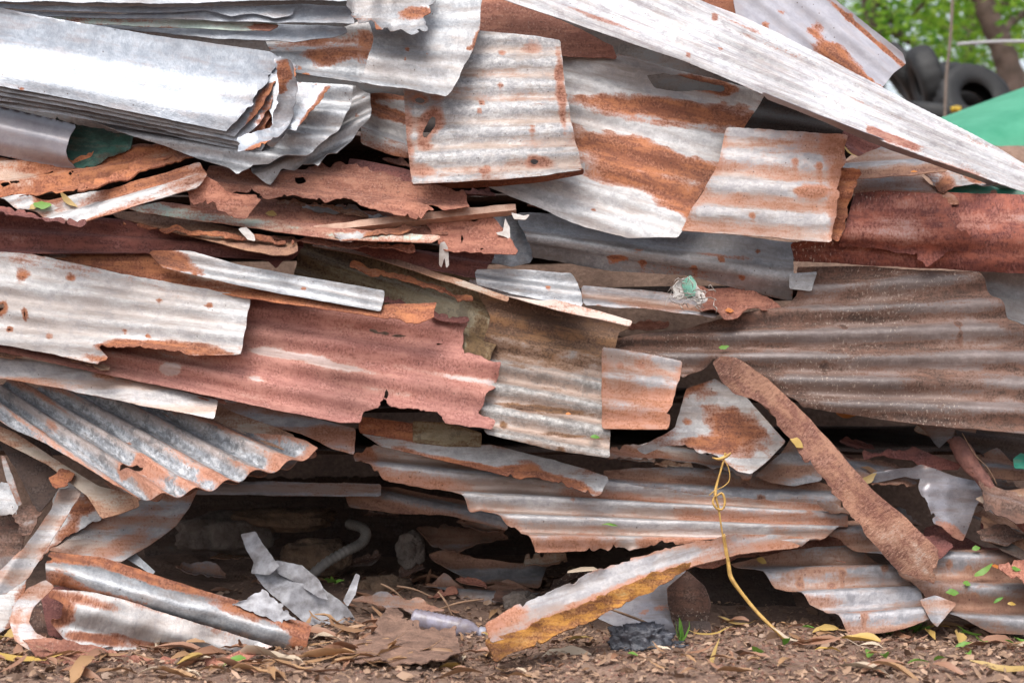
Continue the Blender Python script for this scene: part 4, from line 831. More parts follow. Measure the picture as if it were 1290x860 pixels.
S('rusted angle bar with yellow orange underside low centre', 'warm', [(611,785,1),(640,768,2.5),(700,742,3),(760,715,2),(850,687,1.5),(930,672),(1014,676),(1006,690),(930,698),(870,714),(800,745,1),(700,785,1),(618,810)], (-0.19,0.085,0.1), ((600,775,1010,660),(612,815,1020,700),1), amp=0, prof=[(0,.03),(.4,0),(1,-.01)], rust=[(640,775,30,10,-20,.6),(800,735,150,6,-22,.4),(950,686,60,6,0,.5)], rb=-0.08, jag=1, thick=0.004, name='angle_bar', cat='metal bar', key='angle')
S('flange', 'yellowrust', [(612,806),(660,790),(740,756),(820,722),(872,706),(868,716),(820,745),(740,783),(680,810),(624,834,2),(618,822)], (-0.215,0.085,0.05), jag=1.6, crumple=5, thick=0.004, name='flange', part_of='angle', rb=.1)
S('mud coated tin sheet lying flat on ground low centre', 'mud', [(440,806),(470,798),(486,764),(500,768),(512,786),(545,790),(576,786),(580,822),(530,838),(450,832)], (-0.22,0,0.72), jag=3, dent=16, thick=0.003, crumple=16)
# --- white cloth in the hollow
S('crumpled dirty white cloth in front of the low hollow', 'cloth', [(318,720),(352,712),(400,736),(436,764),(452,786),(430,800),(385,786),(352,756),(330,738)], (0.10,0,0.15), jag=1.2, dent=40, curl=8, name='cloth', cat='cloth', key='cloth', thick=0.001, crumple=14, cell=2)
S('fold', 'cloth', [(304,673),(322,669),(336,690),(352,712),(340,724),(316,722),(320,708),(310,692)], (0.11,0,0.02), jag=1, dent=30, name='fold', part_of='cloth', thick=0.001, crumple=10, cell=2)
S('fold', 'cloth', [(346,706),(382,712),(402,730),(414,756),(400,752),(372,732),(350,722)], (0.16,0,0.1), jag=1, dent=40, name='fold', part_of='cloth', thick=0.001, crumple=10, cell=2)
S('fold', 'cloth', [(296,762),(330,744),(352,760),(380,786),(356,784),(310,770)], (0.09,0,0.2), jag=2, dent=40, name='fold', part_of='cloth', thick=0.001, crumple=10, cell=2)
S('fold', 'cloth', [(448,722),(454,724),(448,748),(438,764),(432,756)], (0.08,0,0.1), jag=.6, dent=10, name='fold', part_of='cloth', thick=0.001, crumple=10, cell=2)
S('white paper scrap dangling below the wooden stick', 'paper', [(554,306),(560,304),(564,312),(566,334),(562,338),(560,322),(556,338),(553,334)], (0.03,0,0), jag=.6, dent=8, name='paper_scrap', cat='scrap')
S('white peeled flake at the right tip of stick', 'paper', [(644,268),(660,272),(668,270),(662,277),(648,276)], (0.06,0,0.2), jag=.5, dent=10, name='paper_scrap', cat='scrap')
S('thin white torn flake below right tip of stick', 'paper', [(636,274),(642,286),(643,302),(636,298),(622,294),(634,292)], (0.07,0,0.1), jag=.8, dent=10, name='paper_scrap', cat='scrap')
S('small white curl lying on the tan edged strip', 'paper', [(300,288),(310,286),(320,296),(322,304),(312,302)], (0.04,0,0.1), jag=.5, dent=10, name='paper_scrap', cat='scrap')
S('white shredded plastic tuft caught mid pile', 'paper', [(846,366,3),(856,352,3),(868,345,2),(878,354,2),(880,366,3),(890,376,3),(886,384,3),(868,384,4),(852,378,4)], (0.04,0,0.1), jag=3, dent=40, curl=12, name='plastic_tuft', cat='plastic', key='tuft', jf=5)
S('green_patch', 'green', [(858,356),(870,346),(878,356),(876,372),(864,376)], (0.02,0,0.1), jag=1, dent=10, name='green_patch', part_of='tuft', rb=-.3)
S('green plastic shard at the right edge of pile', 'green', [(1276,578),(1286,570),(1310,576),(1310,592),(1278,590)], (0.03,0,0.2), jag=.5, name='plastic_shard', cat='plastic', rb=-.4)
rs = random.Random(77)
WORD = {'dull': 'grey brown', 'dark': 'blackened', 'brown': 'dark brown', 'torn': 'pinkish rust', 'tan': 'tan', 'maroonp': 'maroon'}
def where(px, py, group):
    if 'hollow' in group:
        return ('under the torn white flap' if py < 600 else 'in hollow behind white cloth' if px < 400 else 'in hollow beside the ribbed hose' if px < 510 else 'on hollow floor right of hose' if px < 610 else 'in hollow behind the angle bar')
    if 'right' in group:
        return ('in gap behind the flat bar' if px < 1110 else 'in gap above the lilac sheet' if px < 1180 else 'in gap around top of maroon pipe' if px < 1256 else 'at right edge beside maroon pipe')
    return 'in gap left of central grey sheet' if py < 230 else 'in gap beside the wooden stick' if px < 560 else 'in gap under rust banded sheet' if py < 300 else 'in gap above large brown sheet'
def scraps(spots, label, group, mats):
    for (px, py, w, h, a, Y) in spots:
        mt_ = rs.choice(mats); label = '%s %s torn tin scrap %s' % ('long' if w >= 60 else 'short', WORD[mt_], where(px, py, group))
        n = 6; pts = []
        c, s_ = math.cos(math.radians(a)), math.sin(math.radians(a))
        for k in range(n):
            t = 2 * math.pi * k / n
            ex, ey = math.copysign(abs(math.cos(t)) ** .6, math.cos(t)) * w / 2 * rs.uniform(.6, 1.2), math.copysign(abs(math.sin(t)) ** .6, math.sin(t)) * h / 2 * rs.uniform(.6, 1.2)
            pts.append((px + ex * c - ey * s_, py + ex * s_ + ey * c))
        S(label, mt_, pts, (Y, rs.uniform(-.03, .03), rs.uniform(.15, .5)), ((px - w * c, py - w * s_ - h * .6, px + w * c, py + w * s_ - h * .6), (px - w * c, py - w * s_ + h * .6, px + w * c, py + w * s_ + h * .6), max(1, h / 16)), amp=7, jag=1.6, dent=16, curl=8, crumple=5, group=group, name='metal_scrap', cat='metal scrap', o=8.9, cell=2.6)
scraps([(1168,546,40,16,20,.34),(1200,552,50,14,12,.36),(1250,556,60,12,8,.34),(1284,566,50,12,10,.32),(1262,612,60,12,8,.30),(1292,628,40,10,5,.28),(1060,584,50,14,15,.36),(1080,560,60,12,14,.42),(1252,640,50,10,12,.26),(1130,650,60,16,20,.34),(1250,668,50,14,18,.26)], 'small torn tin scrap wedged in gap under large brown sheet', 'scraps in the right hand gap', ['dull', 'torn', 'tan', 'maroonp', 'dull'])
scraps([(470,625,70,12,6,.5),(560,640,80,14,8,.5),(600,662,70,12,12,.55),(690,706,70,16,-10,.5),(720,730,60,14,-14,.42),(640,752,60,14,8,.36),(800,580,60,10,6,.34),(850,588,60,9,4,.34),(480,648,60,10,4,.75),(300,700,80,20,-8,.8),(250,720,70,18,10,.7),(350,735,80,14,4,.55),(460,705,60,18,-12,.7),(430,745,50,12,8,.5),(560,748,60,12,-6,.42),(600,735,50,14,14,.5),(520,715,40,16,-20,.6),(500,760,44,10,6,.3)], 'small dark tin scrap lying in shadow of the low hollow', 'scraps in the low hollow', ['dull', 'torn', 'brown', 'tan', 'dull'])
scraps([(820,412,70,10,-6,.40),(480,180,50,12,10,.48),(500,205,50,10,14,.46),(260,168,60,14,10,.42),(420,270,80,8,6,.36),(600,245,60,8,4,.40),(690,262,60,10,12,.44)], 'small rusty tin scrap deep in a gap of mid pile', 'scraps in the middle gaps', ['dull', 'torn', 'brown', 'maroonp'])
MAT['yellowrust'] = metal('yellow orange rust', (0.5, 0.35, 0.15), (0.5, 0.38, 0.2), (0.43, 0.20, 0.04), (0.20, 0.075, 0.03), bias=0.22, namp=0.8, dark=0.3, metallic=0.05, rough=0.6, bump=0.7)
MAT['mud'] = simple('dried mud', (0.27, 0.16, 0.115), (0.13, 0.075, 0.055), 0.95, 22, 1.0, dist=.02)
MAT['cloth'] = simple('dirty white cloth', (0.40, 0.40, 0.43), (0.17, 0.16, 0.165), 0.55, 26, 0.4)
MAT['paper'] = simple('white scrap', (0.56, 0.54, 0.52), (0.38, 0.33, 0.30), 0.7, 40, 0.3)
build_all()

# ------------------------------------------------------------------ swept things
def catmull(P, n):
    P = [Vector(p) for p in P]
    out = []
    for i in range(len(P) - 1):
        p0, p1, p2, p3 = P[max(i - 1, 0)], P[i], P[i + 1], P[min(i + 2, len(P) - 1)]
        for k in range(n):
            t = k / n
            out.append(0.5 * ((2 * p1) + (p2 - p0) * t + (2 * p0 - 5 * p1 + 4 * p2 - p3) * t * t + (3 * p1 - p0 - 3 * p2 + p3) * t ** 3))
    out.append(P[-1])
    return out

def tube_data(P, rad, seg=10, sub=6, ell=1.0, rough=0.0, rseed=0, sq=0.0, closed_ends=True):
    pts = catmull(P, sub)
    n = len(pts)
    rr = np.interp(np.linspace(0, 1, n), np.linspace(0, 1, len(rad)), rad) if hasattr(rad, '__len__') else np.full(n, rad)
    V, Fc = [], []
    up = Vector((0.13, -0.9, 0.4)).normalized()
    for i, p in enumerate(pts):
        t = (pts[min(i + 1, n - 1)] - pts[max(i - 1, 0)]).normalized()
        a = (up - t * up.dot(t)).normalized(); b = t.cross(a)
        for k in range(seg):
            th = 2 * math.pi * k / seg
            c, s_ = math.cos(th), math.sin(th)
            if sq:
                m_ = max(abs(c), abs(s_)); c, s_ = c * (1 - sq) + sq * c / m_, s_ * (1 - sq) + sq * s_ / m_
            r = rr[i] * (1 + rough * mnoise.noise(Vector((p.x * 30 + rseed, p.z * 30 + c * 1.4, s_ * 1.4))))
            V.append(p + (a * c + b * s_ * ell) * r)
    for i in range(n - 1):
        for k in range(seg):
            k2 = (k + 1) % seg
            Fc.append((i * seg + k, i * seg + k2, (i + 1) * seg + k2, (i + 1) * seg + k))
    if closed_ends:
        Fc.append(tuple(range(seg))[::-1]); Fc.append(tuple((n - 1) * seg + k for k in range(seg)))
    return V, Fc

def join(parts):
    V, Fc = [], []
    for v, f in parts:
        o = len(V); V += list(v); Fc += [tuple(i + o for i in x) for x in f]
    return V, Fc

def thing(name, V, Fc, mat, label, cat, group=None, smooth=True):
    c = sum((Vector(v) for v in V), Vector()) / len(V)
    o = link(name, mesh(name, [Vector(v) - c for v in V], Fc, mat, smooth)); o.location = c
    return tag(o, label, cat, group)

M_wood = simple('dusty pink wood', (0.52, 0.35, 0.27), (0.36, 0.21, 0.155), 0.9, 30, 0.6)
M_cord = simple('yellow plastic cord', (0.58, 0.36, 0.10), (0.36, 0.21, 0.06), 0.6, 45, 0.5)
M_pipe = simple('flaking maroon pipe', (0.25, 0.11, 0.085), (0.15, 0.065, 0.055), 0.8, 40, 1.0)
M_hose = simple('dusty grey hose', (0.20, 0.185, 0.17), (0.12, 0.11, 0.10), 0.6, 20, 0.3)
M_stone = simple('brown stone', (0.22, 0.14, 0.09), (0.10, 0.065, 0.045), 0.95, 22, 1.0, dist=.03)
M_stone2 = simple('grey stone', (0.20, 0.165, 0.145), (0.09, 0.07, 0.06), 0.95, 20, 1.0, dist=.03)
M_black = simple('black bag plastic', (0.05, 0.055, 0.07), (0.09, 0.09, 0.105), 0.35, 30, 0.9)
M_twig = simple('dry twig', (0.34, 0.22, 0.14), (0.24, 0.14, 0.09), 0.9, 50, 0.4)

yS = min(front(q[0], q[1]) for q in ((420, 283), (470, 278), (520, 273), (560, 270), (610, 267))) - 0.018
V, Fc = tube_data([at(396, 291, yS), at(480, 281.5, yS), at(560, 273, yS), at(630, 265.5, yS), at(650, 263.5, yS)], [0.0125, 0.015, 0.0155, 0.0155, 0.013], 8, 10, 0.7, 0.14, 3, 1.0)
thing('wooden_stick', V, Fc, M_wood, 'dusty pinkish wooden stick lying across the rust scraps', 'stick', None, False)

def ff(px, py, k=0.006): return at(px, py, min(front(px, py), front(px + 4, py), front(px - 4, py), 0.35) - k)
yc = min(front(x, y) for x, y in ((912, 585), (902, 630), (912, 660), (914, 680), (916, 696), (918, 705), (925, 735))) - 0.012
cpts = [(914, 570, .0), (911, 582, 0), (905, 604, 0), (901, 622, 0), (905, 640, 0), (910, 672, 0), (917, 712, 0), (922, 730, -.01), (944, 760, -.03), (966, 784, -.06), (990, 806, -.10)]
P1 = [at(x, y, yc + d) for x, y, d in cpts]
parts = [tube_data(P1, [0.007, 0.0045, 0.0055, 0.008, 0.005, 0.0045, 0.0065, 0.0075, 0.006, 0.0055, 0.008], 8, 8, 0.5, 0.6, 1)]
P2 = [at(x, y, yc - .006) for x, y in ((901, 626), (909, 621), (913, 630), (911, 640), (904, 641), (898, 632), (902, 622))]
parts.append(tube_data(P2, [.003, .005, .004, .005, .003], 8, 6, 0.6, 0.5, 5))
P3 = [at(x, y, yc - .003) for x, y in ((912, 578), (918, 590), (919, 604), (912, 612), (900, 618), (893, 624))]
parts.append(tube_data(P3, 0.0014, 6, 5))
P4 = [at(x, y, yc - .003) for x, y in ((897, 576), (906, 578), (916, 574), (921, 570))]
parts.append(tube_data(P4, [0.001, 0.004, 0.005, 0.002], 6, 5))
P5 = [at(x + 2, y, yc + d - .003) for x, y, d in cpts[5:]]
parts.append(tube_data(P5, 0.003, 6, 6, 1, 0.2, 9))
V, Fc = join(parts)
thing('yellow_cord', V, Fc, M_cord, 'knotted yellow cord hanging down to the ground', 'cord')

V, Fc = tube_data([at(1203, 556, .10), at(1215, 572, .06), at(1228, 592, .04), at(1250, 618, .02), at(1290, 662, -.02), at(1335, 712, -.06)], [0.02, 0.026, 0.022, 0.016, 0.014, 0.014], 14, 8, 1, 0.35, 7)
thing('rusty_pipe', V, Fc, M_pipe, 'flaking maroon pipe slanting down at the right edge', 'pipe')
V, Fc = tube_data([at(1212, 545, .05), at(1228, 572, .03), at(1245, 590, .03), at(1256, 610, .03)], 0.0012, 6, 6)
thing('wire', V, Fc, M_twig, 'thin curved wire beside the maroon pipe', 'wire')

hp = catmull([at(388, 728, .42), at(412, 708, .46), at(436, 694, .5), at(455, 684, .55), at(461, 672, .58), at(455, 664, .62), at(440, 660, .68)], 14)
rad = [0.0155 + 0.0022 * math.sin(i * 2.1) for i in range(len(hp))]
V, Fc = tube_data(hp, rad, 14, 1)
thing('ribbed_hose', V, Fc, M_hose, 'grey ribbed hose curving up inside the low hollow', 'hose')

def blob_mesh(rx, ry, rz, seed, amp=0.25, fr=2.0, sub=3, fine=0.06):
    import bmesh
    bm = bmesh.new(); bmesh.ops.create_icosphere(bm, subdivisions=sub, radius=1)
    for v in bm.verts:
        n = v.co.normalized()
        k = 1 + amp * mnoise.noise(n * fr + Vector((seed, 0, 0))) + fine * mnoise.noise(n * fr * 4 + Vector((0, seed, 0)))
        c = n * k
        c = Vector((math.copysign(abs(c.x) ** 0.8, c.x), math.copysign(abs(c.y) ** 0.8, c.y), math.copysign(abs(c.z) ** 0.7, c.z)))
        v.co = Vector((c.x * rx, c.y * ry, c.z * rz))
    me = bpy.data.meshes.new('blob'); bm.to_mesh(me); bm.free()
    me.polygons.foreach_set('use_smooth', [True] * len(me.polygons))
    return me

for i, (cx, cy, rx, rz, Y, m_, lab) in enumerate([
    (362, 652, 66, 13, .80, M_stone, 'long flat brown stone at back of the low hollow'),
    (286, 671, 58, 24, .78, M_stone2, 'big grey pink stone at back of hollow beside cloth'),
    (398, 700, 40, 21, .70, M_stone, 'rounded brown stone behind the white cloth'),
    (484, 741, 32, 16, .50, M_stone, 'tan stone on hollow floor below the ribbed hose'),
    (516, 692, 17, 22, .62, M_stone2, 'small upright pale stone in the hollow middle'),
    (655, 757, 20, 12, .30, M_stone2, 'grey lump near the upper end of angle bar foot'),
]):
    k = (Y + CAM_D) / F
    me = blob_mesh(rx * k, rx * k * 0.7, rz * k, i * 3.7, 0.45, 1.7, 4, 0.16); me.materials.append(m_)
    o = link('stone', me); o.location = at(cx, cy, Y)
    tag(o, lab, 'stone', 'stones inside the low hollow')

# bottle
M_bot = simple('dirty violet plastic', (0.36, 0.34, 0.43), (0.22, 0.18, 0.19), 0.25, 30, 0.2, trans=0.25)
def lathe(prof, seg=20):
    V, Fc = [], []
    for x, r in prof:
        for k in range(seg):
            t = 2 * math.pi * k / seg; V.append((x, math.cos(t) * r, math.sin(t) * r))
    n = len(prof)
    for i in range(n - 1):
        for k in range(seg): Fc.append((i * seg + k, (i + 1) * seg + k, (i + 1) * seg + (k + 1) % seg, i * seg + (k + 1) % seg))
    Fc.append(tuple(range(seg))); Fc.append(tuple((n - 1) * seg + k for k in range(seg))[::-1])
    return V, Fc
prof = [(-.105, .018), (-.1, .027)]
for i in range(12): prof += [(-.095 + i * .011, .029), (-.09 + i * .011, .0265)]
prof += [(.045, .028), (.065, .022), (.078, .013), (.085, .013)]
V, Fc = lathe(prof)
bot = link('plastic_bottle', mesh('plastic_bottle', V, Fc, M_bot))
bot.location = at(566, 788, -.05); bot.rotation_euler = (0, math.radians(10), math.radians(-8))
tag(bot, 'crushed violet tinted plastic bottle on ground beside angle bar', 'bottle')
V, Fc = lathe([(.083, .0145), (.085, .016), (.1, .016), (.102, .0145)])
link('cap', mesh('cap', V, Fc, simple('grey cap', (0.3, 0.3, 0.36), (0.25, 0.25, 0.3), 0.4, 5, 0)), None, bot)

# black plastic bag
for cx, cy, rx, rz, Y, lab in ((806, 806, 36, 20, -.2, 'crumpled dark grey plastic bag on ground below curled sheet'), (840, 822, 30, 13, -.2, 'small dark plastic wad in front of the dark bag')):
    k = (Y + CAM_D) / F
    me = blob_mesh(rx * k, rx * k * .6, rz * k, cx, 0.5, 3.0, 5, 0.28); me.materials.append(M_black)
    o = link('plastic_bag', me); o.location = at(cx, cy, Y); tag(o, lab, 'plastic bag')

# loose shreds of the plastic tuft
rt = random.Random(11)
tuft = OBJS['tuft']; yt = front(866, 366) - 0.01
parts = []
for k in range(46):
    x, y = rt.gauss(868, 13), rt.gauss(370, 9); a = rt.uniform(0, 6.28); l = rt.uniform(6, 20)
    parts.append(tube_data([at(x, y, yt), at(x + l * math.cos(a) * .5 + rt.uniform(-4, 4), y + l * math.sin(a) * .4 + rt.uniform(-4, 4), yt - rt.uniform(0, .02)), at(x + l * math.cos(a), y + l * math.sin(a) * .6 + 3, yt - rt.uniform(-.005, .02))], [.0012, .003, .0008], 5, 4, 0.35, .4, k))
V, Fc = join(parts)
sh = link('shreds', mesh('shreds', [v - tuft.location for v in V], Fc, MAT['paper']), None, tuft)
# ------------------------------------------------------------------ leaves on the ground and on the sheets
def leaf_mesh(name, L, W, bend, twist, fold, mat, seed, n=7):
    rr = random.Random(seed)
    V, Fc = [], []
    for i in range(n):
        t = i / (n - 1)
        w = W * math.sin(math.pi * min(1, t * 0.93 + 0.05)) ** 0.8 * (1 - 0.35 * t)
        a = twist * (t - 0.5)
        x = (t - 0.5) * L
        z = bend * L * (4 * (t - 0.5) ** 2) + rr.uniform(-1, 1) * 0.03 * L
        yoff = rr.uniform(-1, 1) * 0.02 * L
        for s in (-1, 0, 1):
            V.append((x, yoff + s * w * 0.5 * math.cos(a), z + abs(s) * fold * w + s * w * 0.5 * math.sin(a)))
    for i in range(n - 1):
        for s in range(2): Fc.append((i * 3 + s, i * 3 + s + 1, i * 3 + s + 4, i * 3 + s + 3))
    return mesh(name, V, Fc, mat)
LM = {
 'tan': leaf_mat('dry tan leaf', (0.42, 0.25, 0.13), (0.27, 0.15, 0.085), 0.15),
 'brown': leaf_mat('dry brown leaf', (0.26, 0.13, 0.075), (0.33, 0.18, 0.12), 0.1),
 'yellow': leaf_mat('yellow leaf', (0.50, 0.33, 0.08), (0.42, 0.29, 0.12), 0.15),
 'pale': leaf_mat('pale bleached leaf', (0.58, 0.48, 0.36), (0.46, 0.36, 0.27), 0.15),
 'green': leaf_mat('fresh green leaf', (0.10, 0.26, 0.035), (0.18, 0.34, 0.06), 0.3),
 'orange': leaf_mat('orange leaf', (0.60, 0.22, 0.03), (0.5, 0.17, 0.04), 0.2),
}
LV = {c: [leaf_mesh('dry_leaf', 0.115 + 0.03 * (k % 4), (0.023 + 0.008 * (k % 3)) * (1.3 if c in ('green', 'yellow') else 1), -0.10 + 0.10 * ((k * 3) % 5) / 2, [-1.6, 0.6, 1.9, -.5, 1.1, .2][k], [0.25, -.2, .4, .1, .5, .3][k], LM[c], k * 7 + 3) for k in range(6)] for c in LM}
LAB = {'tan': ('curled tan dry leaf', 'tan dry leaves on the ground'),
       'brown': ('brown withered leaf', 'brown dry leaves on the ground'),
       'yellow': ('yellow fallen leaf', 'yellow leaves on the ground'),
       'pale': ('pale bleached leaf', 'pale leaves on the ground')}
rg = random.Random(42)
def put_leaf(c, x, y, k=None, sc=1.0, dz=0.0):
    me = rg.choice(LV[c]) if k is None else LV[c][k]
    o = link('dry_leaf', me)
    o.location = (x, y, float(ground_z(x, y)) + 0.010 + dz)
    o.rotation_euler = (rg.gauss(0, 0.25), rg.gauss(0, 0.13), rg.uniform(0, 6.28))
    o.scale = (sc,) * 3
    zone = ('in front of the folded sheet at lower left' if x < -0.75 else 'between folded sheet and mud coated tin' if x < -0.35 else 'below the mud coated tin and angle bar' if x < 0.15 else 'between dark bag and yellow cord' if x < 0.65 else 'in front of dull grey low right sheet' if x < 1.0 else 'at foot of brown dusty sheet')
    big_ = 'large' if sc > 0.75 else 'small'
    tag(o, '%s %s %s' % (big_, LAB[c][0], zone), 'leaf', LAB[c][1])
    return o
n = 0
while n < 290:
    x = rg.uniform(-1.35, 1.35); y = rg.uniform(-0.60, 0.03)
    left = x < -0.25; right = x > 0.75
    if not left and not right and rg.random() < 0.55: continue
    if right and rg.random() < 0.35: continue
    c = rg.choices(['tan', 'brown', 'yellow', 'pale'], [5, 6, 3.0 if right else 1.2 if not left else .8, 1.5])[0]
    put_leaf(c, x, y, sc=(1.15 if left or right else 0.8) * rg.choice([rg.uniform(0.3, 0.6), rg.uniform(0.4, 0.8), rg.uniform(0.7, 1.1)]), dz=rg.uniform(0, 0.014)); n += 1
for k in range(36):
    x = rg.uniform(-0.95, 0.05); y = rg.uniform(0.06, 0.7)
    o = link('dry_leaf', rg.choice(LV['brown'] + LV['tan'][:2])); o.location = (x, y, float(ground_z(x, y)) + .012); s_ = rg.uniform(.4, .9); o.scale = (s_, s_, s_)
    o.rotation_euler = (rg.gauss(0, .3), rg.gauss(0, .2), rg.uniform(0, 6.28)); tag(o, 'dry brown leaf scattered on floor of the low hollow', 'leaf', 'dry leaves in the low hollow')
for k in range(26):
    x = rg.choice([rg.uniform(-1.3, 1.3), rg.uniform(.75, 1.35)]); y = rg.uniform(-.5, .0)
    o = link('fallen_leaf', rg.choice(LV['green'])); o.location = (x, y, float(ground_z(x, y)) + .02); s_ = rg.uniform(.2, .4); o.scale = (s_, s_ * 1.6, s_)
    o.rotation_euler = (rg.gauss(0, .4), rg.gauss(0, .3), rg.uniform(0, 6.28)); tag(o, 'tiny green leaf lying in the ground litter', 'leaf', 'green leaves on the ground')
# crumbs, twigs and leaf bits that nobody could count
V, Fc = [], []
for k in range(16000):
    x = rg.uniform(-1.7, 1.7); y = rg.choice([rg.uniform(-0.75, 0.06), rg.uniform(-0.6, 0.9)])
    if -0.9 > x and y > .1: continue
    z = float(0.004) + rg.uniform(0, 0.006)
    l = rg.uniform(0.003, 0.010) * (2.2 if rg.random() < .12 else 1); w = l * rg.uniform(0.15, 0.7)
    R = Matrix.Rotation(rg.uniform(0, 6.28), 3, 'Z') @ Matrix.Rotation(rg.gauss(0, .5), 3, 'X') @ Matrix.Rotation(rg.gauss(0, .4), 3, 'Y')
    o = len(V)
    for a, b, h in ((-1, -.6, 0), (0, -1, .15), (1, -.2, 0), (.5, 1, .1), (-.7, .8, 0)):
        V.append(R @ Vector((a * l, b * w, h * l)) + Vector((x, y, z)))
    Fc.append(tuple(range(o, o + 5)))
Va = np.array([tuple(v) for v in V]); cen = Va.reshape(-1, 5, 3)[:, :, :2].mean(1)
Va[:, 2] += np.repeat(ground_z(cen[:, 0], cen[:, 1]), 5)
o = link('leaf_litter', mesh('leaf_litter', Va, Fc, leaf_mat('leaf crumbs', (0.11, 0.065, 0.045), (0.42, 0.27, 0.18), 0.05), False))
tag(o, 'fine crumbs of dry leaves and bark strewn on the soil', 'leaf litter', kind='stuff')
# soil crumbs
V, Fc = [], []
for k in range(2600):
    x = rg.gauss(0.62, 0.35) if k % 2 else rg.uniform(-1.5, 1.5); y = rg.uniform(-0.6, 0.05); r = rg.uniform(0.002, 0.007)
    z = 0; o = len(V)
    for a in ((1, 0, 0), (-1, 0, 0), (0, 1, 0), (0, -1, 0), (0, 0, 1), (0, 0, -1)):
        V.append((x + a[0] * r * rg.uniform(.6, 1.3), y + a[1] * r * rg.uniform(.6, 1.3), z + a[2] * r * .8))
    for f in ((0, 2, 4), (2, 1, 4), (1, 3, 4), (3, 0, 4)): Fc.append(tuple(i + o for i in f))
Va = np.array(V); cen = Va.reshape(-1, 6, 3)[:, :, :2].mean(1); Va[:, 2] += np.repeat(ground_z(cen[:, 0], cen[:, 1]), 6)
o = link('soil_crumbs', mesh('soil_crumbs', Va, Fc, simple('soil crumb', (0.24, 0.125, 0.09), (0.15, 0.075, 0.055), 0.95, 9, 0), False))
tag(o, 'small crumbs of reddish soil on the ground', 'soil', kind='stuff')

def on_sheet(px, py, c, L, rot, label, k=0, tilt=0.9, w=1.0):
    o = link('fallen_leaf', LV[c][k]); Y = front(px, py)
    if Y > 3: Y = 0.1
    o.location = at(px, py, Y - 0.008)
    s = L * 0.00217 / 0.15
    o.scale = (s, s * w * 1.5, s)
    o.rotation_euler = (math.radians(50), math.radians(rot), 0)
    tag(o, label, 'leaf')
for a in [
    (54, 258, 'green', 24, 5, 'small green leaf on the wavy white sheet', 1, .9, 1.6), (42, 261, 'yellow', 12, -20, 'yellow leaf bit left of green leaf on wavy sheet', 2, .9, 2),
    (86, 254, 'yellow', 20, 40, 'crinkled yellow leaf on wavy white sheet', 3, .9, 1.8), (342, 270, 'yellow', 20, 10, 'pale yellow leaf below the drooping rust flap', 4, .9, 1.5),
    (236, 254, 'orange', 14, 5, 'orange leaf bit left of the drooping rust flap', 0, .9, 1.5), (912, 437, 'green', 14, -8, 'single green leaf on the large brown sheet', 1, .9, 1.5),
    (919, 391, 'orange', 10, 0, 'round orange leaf on the curled rust scrap', 2, .9, 2.6), (1066, 524, 'orange', 20, 4, 'orange leaf hanging below the brown sheet', 3, .9, 2),
    (1004, 558, 'yellow', 16, 30, 'yellow leaf stuck on the rusted flat bar', 2, .9, 2.2), (1094, 603, 'yellow', 26, -35, 'yellow green leaf behind the flat bar', 1, .9, 1.3),
    (1096, 592, 'tan', 22, 20, 'dry tan leaf above the yellow green leaf', 2, .9, 1.2), (960, 706, 'yellow', 14, 25, 'yellow leaf on the grey low right sheet', 5, .9, 1.6),
    (1230, 690, 'green', 14, -10, 'round green leaf near the rubber like fold', 0, .9, 2.2), (1240, 719, 'green', 20, -35, 'fresh green leaf on brown dusty sheet upper part', 3, .9, 1.6),
    (1256, 713, 'orange', 14, 10, 'orange leaf beside fresh green leaf on dusty sheet', 1, .9, 1.5), (1218, 735, 'green', 13, 15, 'green leaf middle of the brown dusty sheet', 4, .9, 1.8),
    (1200, 746, 'green', 14, 0, 'green leaf low on the brown dusty sheet', 2, .9, 1.7), (1258, 755, 'green', 14, -30, 'thin green leaf right on the brown dusty sheet', 5, .9, .8),
    (1275, 760, 'yellow', 14, 8, 'yellow leaf at right on the brown dusty sheet', 0, .9, 1.5), (1280, 716, 'green', 12, 20, 'green leaf on the thin rusty right margin sheet', 1, .9, 1.6),
    (768, 661, 'green', 18, 3, 'slim green blade on the stepped sheet', 2, .9, .5), (1152, 216, 'orange', 12, 0, 'orange leaf on dark ribbed sheet in gap', 0, .9, 1.6),
    (1070, 192, 'yellow', 16, 40, 'yellow scrap of leaf beside the brownish panel', 3, .9, 1), (716, 521, 'orange', 9, 0, 'tiny orange leaf on scorched sheet', 4, .9, 1.8), (750, 550, 'green', 12, 8, 'tiny green leaf on scorched sheet', 5, .9, 1.2),
]: on_sheet(a[0], a[1], a[2], a[3], a[4], a[5], a[6], a[7], a[8])

# green shoots
def shoot(px, py, Y, n, L, label, cols='green', upright=0.7, w=1.0, seed=1):
    rr = random.Random(seed)
    root = bpy.data.objects.new('green_shoot', None); COL.objects.link(root)
    base = at(px, py, Y); root.location = base
    tag(root, label, 'plant')
    for i in range(n):
        o = link('leaf', LV[cols][i % 6], None, root)
        s = L / 0.12 * rr.uniform(0.7, 1.1); a = rr.uniform(0, 6.28)
        o.scale = (s, s * w, s)
        el = upright * rr.uniform(0.6, 1.2)
        o.rotation_euler = (rr.gauss(0, .3), -el, a)
        d = Vector((math.cos(a) * math.cos(el), math.sin(a) * math.cos(el), math.sin(el))) * (L * 0.45)
        o.location = d
shoot(421, 733, .30, 5, 0.035, 'bright green seedling in the hollow beside the cloth', w=2.2, upright=.4, seed=2)
shoot(1112, 806, -.05, 8, 0.06, 'green weed at foot of dull grey corrugated sheet', seed=3)
shoot(1150, 800, -.02, 8, 0.06, 'green weed at foot of the brown dusty sheet', seed=4)
shoot(858, 812, -.18, 5, 0.06, 'grass blades standing beside the dark plastic bag', cols='green', upright=1.3, w=.6, seed=5)
